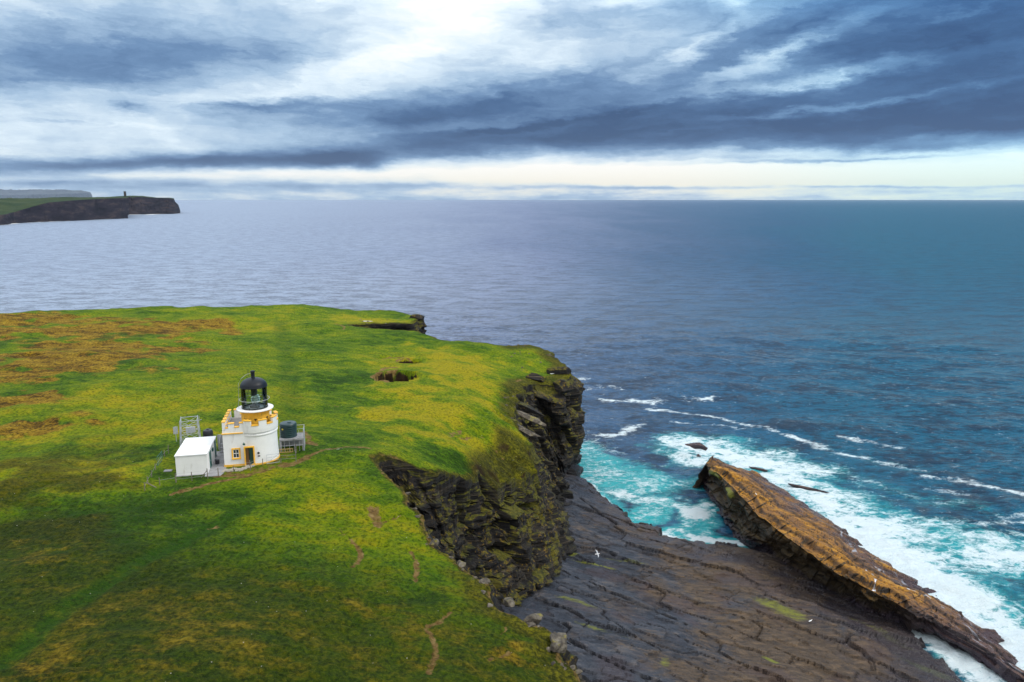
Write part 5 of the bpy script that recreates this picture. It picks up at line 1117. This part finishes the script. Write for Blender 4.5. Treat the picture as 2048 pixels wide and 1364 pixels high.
for a, b, z_, ob, lb in [(1718, 1212, .8, RG, ''), (1621, 1244, 3, PLo, 'white gull standing on the rock platform below the dark face of the ridge'), (1512, 990, 5.5, RG, 'white gull standing near the upper end of the orange ridge')]:
    if not lb: continue
    g_ = P(a, b, z_)
    for _ in range(5):
        sz = surf_z(ob, g_[0], g_[1])
        if sz is None: break
        g_ = P(a, b, sz)
    gull((g_[0], g_[1], g_[2] + .17), R(random.uniform(0, 300)), False, lb, 1.1)
g_ = P(1104, 748, 23.0); sz = surf_z(bpy.data.objects['grassland'], g_[0], g_[1])
gull((g_[0], g_[1], (sz if sz else 23.0) + .2), R(200), False, 'white gull standing at the brink of the far right cliff corner', 1.4)

# ================================================================= FAR HEADLAND
M_FARC, t, b, o = material('far_cliff'); g = t.node('ShaderNodeNewGeometry'); pos = g.outputs['Position']; gn = t.node('ShaderNodeSeparateXYZ'); t.l.new(g.outputs['Normal'], gn.inputs[0])
c = t.ramp(t.noise(t.mapping(pos, scale=(.012, .012, .05)), 1.0, 8, .7), [(.32, (.012, .012, .018)), (.5, (.030, .026, .036)), (.68, (.085, .060, .055))])
c = t.mix(t.mrange(t.noise(t.mapping(pos, scale=(.03, .03, .01)), 1.0, 6, .7), .55, .68, 0, .6), c, (.008, .009, .014))
c = t.mix(t.mrange(gn.outputs[2], .55, .75), c, t.ramp(t.noise(pos, .012, 6, .6), [(.4, (.014, .034, .008)), (.6, (.034, .052, .012))]))
t.l.new(c, b.inputs['Base Color']); b.inputs['Roughness'].default_value = .95; b.inputs['Specular IOR Level'].default_value = .1
M_HILL, t, b, o = material('far_hill'); c = t.ramp(t.noise(t.node('ShaderNodeNewGeometry').outputs['Position'], .0012, 6, .6), [(.4, (.022, .030, .045)), (.6, (.045, .055, .065))]); t.l.new(c, b.inputs['Base Color']); b.inputs['Roughness'].default_value = 1
def Dof(py): return H / math.tan(TH + math.atan((py - 682) / F))
def far_coast(name, data, NU, NVf, crag, mat, back, seed, **tg):
    """data: (px, foot row, rim row, skyline row) in the photograph; back: metres inland to the skyline"""
    foot_, rim_, sky_ = [], [], []
    for p_, fy, ry, sy in data:
        D_ = Dof(fy); f_ = P(p_, fy, 0); foot_.append(f_); zr_ = ZAT(ry, D_ + 8); rr_ = P(p_, ry, zr_); rim_.append(rr_)
        zs_ = ZAT(sy, D_ + back); sky_.append(P(p_, sy, zs_))
    rf_, rr_, rs_ = [rail(q, NU) for q in (foot_, rim_, sky_)]
    bk = rs_.copy(); bk[:, :2] *= (1 + back * .6 / rs_[:, 1:2]); bk[:, 2] = np.maximum(bk[:, 2] * .9 - 4, -4); bk2 = bk.copy(); bk2[:, :2] *= 1 + 30 / bk[:, 1:2]; bk2[:, 2] = -5
    lo = rf_.copy(); lo[:, 2] = -4
    n1_, n2_ = NVf, 18
    G = np.concatenate([strip(lo, rf_, 3)[:, :-1], strip(rf_, rr_, n1_), strip(rr_, rs_, n2_)[:, 1:], strip(rs_, bk, 5)[:, 1:], strip(bk, bk2, 4)[:, 1:]], 1)
    ui_ = np.arange(NU)[:, None].repeat(G.shape[1], 1); X_ = G[..., 0]; wall_ = sstep(0, 3, np.arange(G.shape[1]))[None, :] * sstep(n1_ + 7, n1_ + 0, np.arange(G.shape[1]))[None, :]
    d_ = crag * (fbm(X_ / (crag * 5), G[..., 2] / (crag * 9), 5, seed, .6) * 2.2 + (vor(X_ / (crag * 2.2), G[..., 2] / (crag * 8), seed + 3)[0] - .5) * 1.2)
    G[..., 1] += d_ * wall_; G[..., 2] += sstep(n1_ + 2, n1_ + 8, np.arange(G.shape[1]))[None, :] * fbm(X_ / 120, G[..., 1] / 120, 4, seed + 9) * 5 * (crag / 12)
    return mesh_np(name, G.reshape(-1, 3), grid_faces(NU, G.shape[1])[:, ::-1], mat, smooth=False, **tg), rf_
hd, fl = far_coast('far_headland', [(-2600, 640, 632, 520), (-1500, 560, 553, 450), (-800, 505, 500, 415), (-420, 480, 475, 405), (-150, 462, 450, 401), (0, 450.5, 430, 398), (30, 447, 424, 397.3), (60, 445, 414, 396.8), (95, 443.5, 405, 396), (150, 441.5, 400.5, 395.3), (200, 439, 397.5, 394.5), (240, 437.4, 396, 393.2), (255, 436.6, 396, 393), (257.5, 436.5, 398, 396)], 1000, 40, 13, M_FARC, 520, 601, kind='structure')
hd2, fl2 = far_coast('far_headland', [(205, 431, 397, 396), (256, 429.3, 393.5, 391.3), (285, 428.8, 394, 391.8), (315, 428.2, 396, 394.8), (340, 427.8, 396.2, 395.2), (348, 427.6, 398, 396.5), (350, 427.5, 404, 402), (357, 427, 412, 410), (361, 426.6, 424, 423)], 420, 34, 15, M_FARC, 260, 611, kind='structure')
hill, _ = far_coast('far_hills', [(-2500, 402.4, 392, 380), (-1200, 402.2, 388, 366), (-500, 402.2, 388, 370), (-200, 402.2, 389, 374), (0, 402.2, 390, 378), (15, 402.2, 390, 379.3), (60, 402.2, 389, 379.8), (110, 402.2, 388, 379.2), (150, 402.2, 387, 380.2), (170, 402.2, 386, 382.5), (181, 402.2, 387, 385.3), (184.5, 402.2, 394, 392)], 200, 16, 90, M_HILL, 900, 621, kind='structure')
0 and far_coast('far_hills', [(572, 400.6, 399.6, 399.2), (585, 400.6, 398.6, 397.6), (592, 400.6, 398.8, 398.2), (600, 400.6, 397.8, 396.6), (608, 400.6, 398.8, 398.2), (622, 400.6, 399.6, 399.3)], 60, 6, 60, M_HILL, 1200, 631, kind='structure')
# memorial tower on the skyline
Dm = Dof(437) + 430; zt_ = ZAT(393.4, Dm); tp = P(250.5, 393.4, zt_); sc_ = math.hypot(tp[1], tp[0]) / F
TM = empty('memorial_tower', tp, R(20), 'small dark square stone tower on the skyline of the distant headland', 'tower')
M_DST = simple('dark_masonry', (.05, .042, .036), .9, vary=.3, scale=.3)
hw_ = 2.0 * sc_; hh_ = 8.4 * sc_
MB().box((0, 0, hh_ / 2 - 3), (hw_ * 2, hw_ * 2, hh_ + 6), taper=.84).build('shaft', M_DST, TM)
MB().box((0, 0, hh_ + .004), (hw_ * 1.86, hw_ * 1.86, sc_ * .5)).build('cornice', M_DST, TM)
mb = MB()
for sx in (-1, 0, 1):
    for sy in (-1, 0, 1):
        if sx or sy: mb.box((sx * hw_ * .76, sy * hw_ * .76, hh_ + sc_ * .62), (hw_ * .32, hw_ * .32, sc_ * .7))
mb.build('battlement', M_DST, TM)
# surf at the foot of the far cliffs
M_SURF, t, b, o = material('surf'); pos = t.node('ShaderNodeNewGeometry').outputs['Position']; b.inputs['Base Color'].default_value = (.85, .88, .9, 1); b.inputs['Roughness'].default_value = .9
n_ = t.noise(t.mapping(pos, scale=(.02, .02, 1)), 1.0, 6, .75); tr = t.node('ShaderNodeBsdfTransparent'); mx = t.node('ShaderNodeMixShader'); t.l.new(t.mrange(n_, .42, .54), mx.inputs[0]); t.l.new(tr.outputs[0], mx.inputs[1]); t.l.new(b.outputs[0], mx.inputs[2]); t.l.new(mx.outputs[0], o.inputs[0])
for nm, line, wd in (('surf', fl, 120), ('surf', fl2, 190)):
    n = len(line); wv_ = wd * (.25 + 1.3 * np.clip(fbm(line[:, 0] / 60, line[:, 1] / 60, 4, 641) + .35, 0, 1)); a_ = line.copy(); a_[:, 1] += 30; a_[:, 2] = .5; b_ = line.copy(); b_[:, 1] -= wv_; b_[:, 2] = .5
    V_ = np.stack([a_, b_], 1).reshape(-1, 3); mesh_np(nm, V_, grid_faces(n, 2)[:, ::-1], M_SURF, kind='stuff')
# ================================================================= AIR
M_HAZE = bpy.data.materials.new('haze'); M_HAZE.use_nodes = True; t = NT(M_HAZE.node_tree); t.n.clear(); o = t.node('ShaderNodeOutputMaterial'); pv = t.node('ShaderNodeVolumePrincipled')
pv.inputs['Color'].default_value = (.62, .76, .95, 1); pv.inputs['Density'].default_value = 1.5e-5; t.l.new(pv.outputs[0], o.inputs['Volume'])
hb_ = MB().box((0, 12500, 348), (60000, 29000, 704)).build('haze', M_HAZE, kind='stuff')
hb_.visible_shadow = True
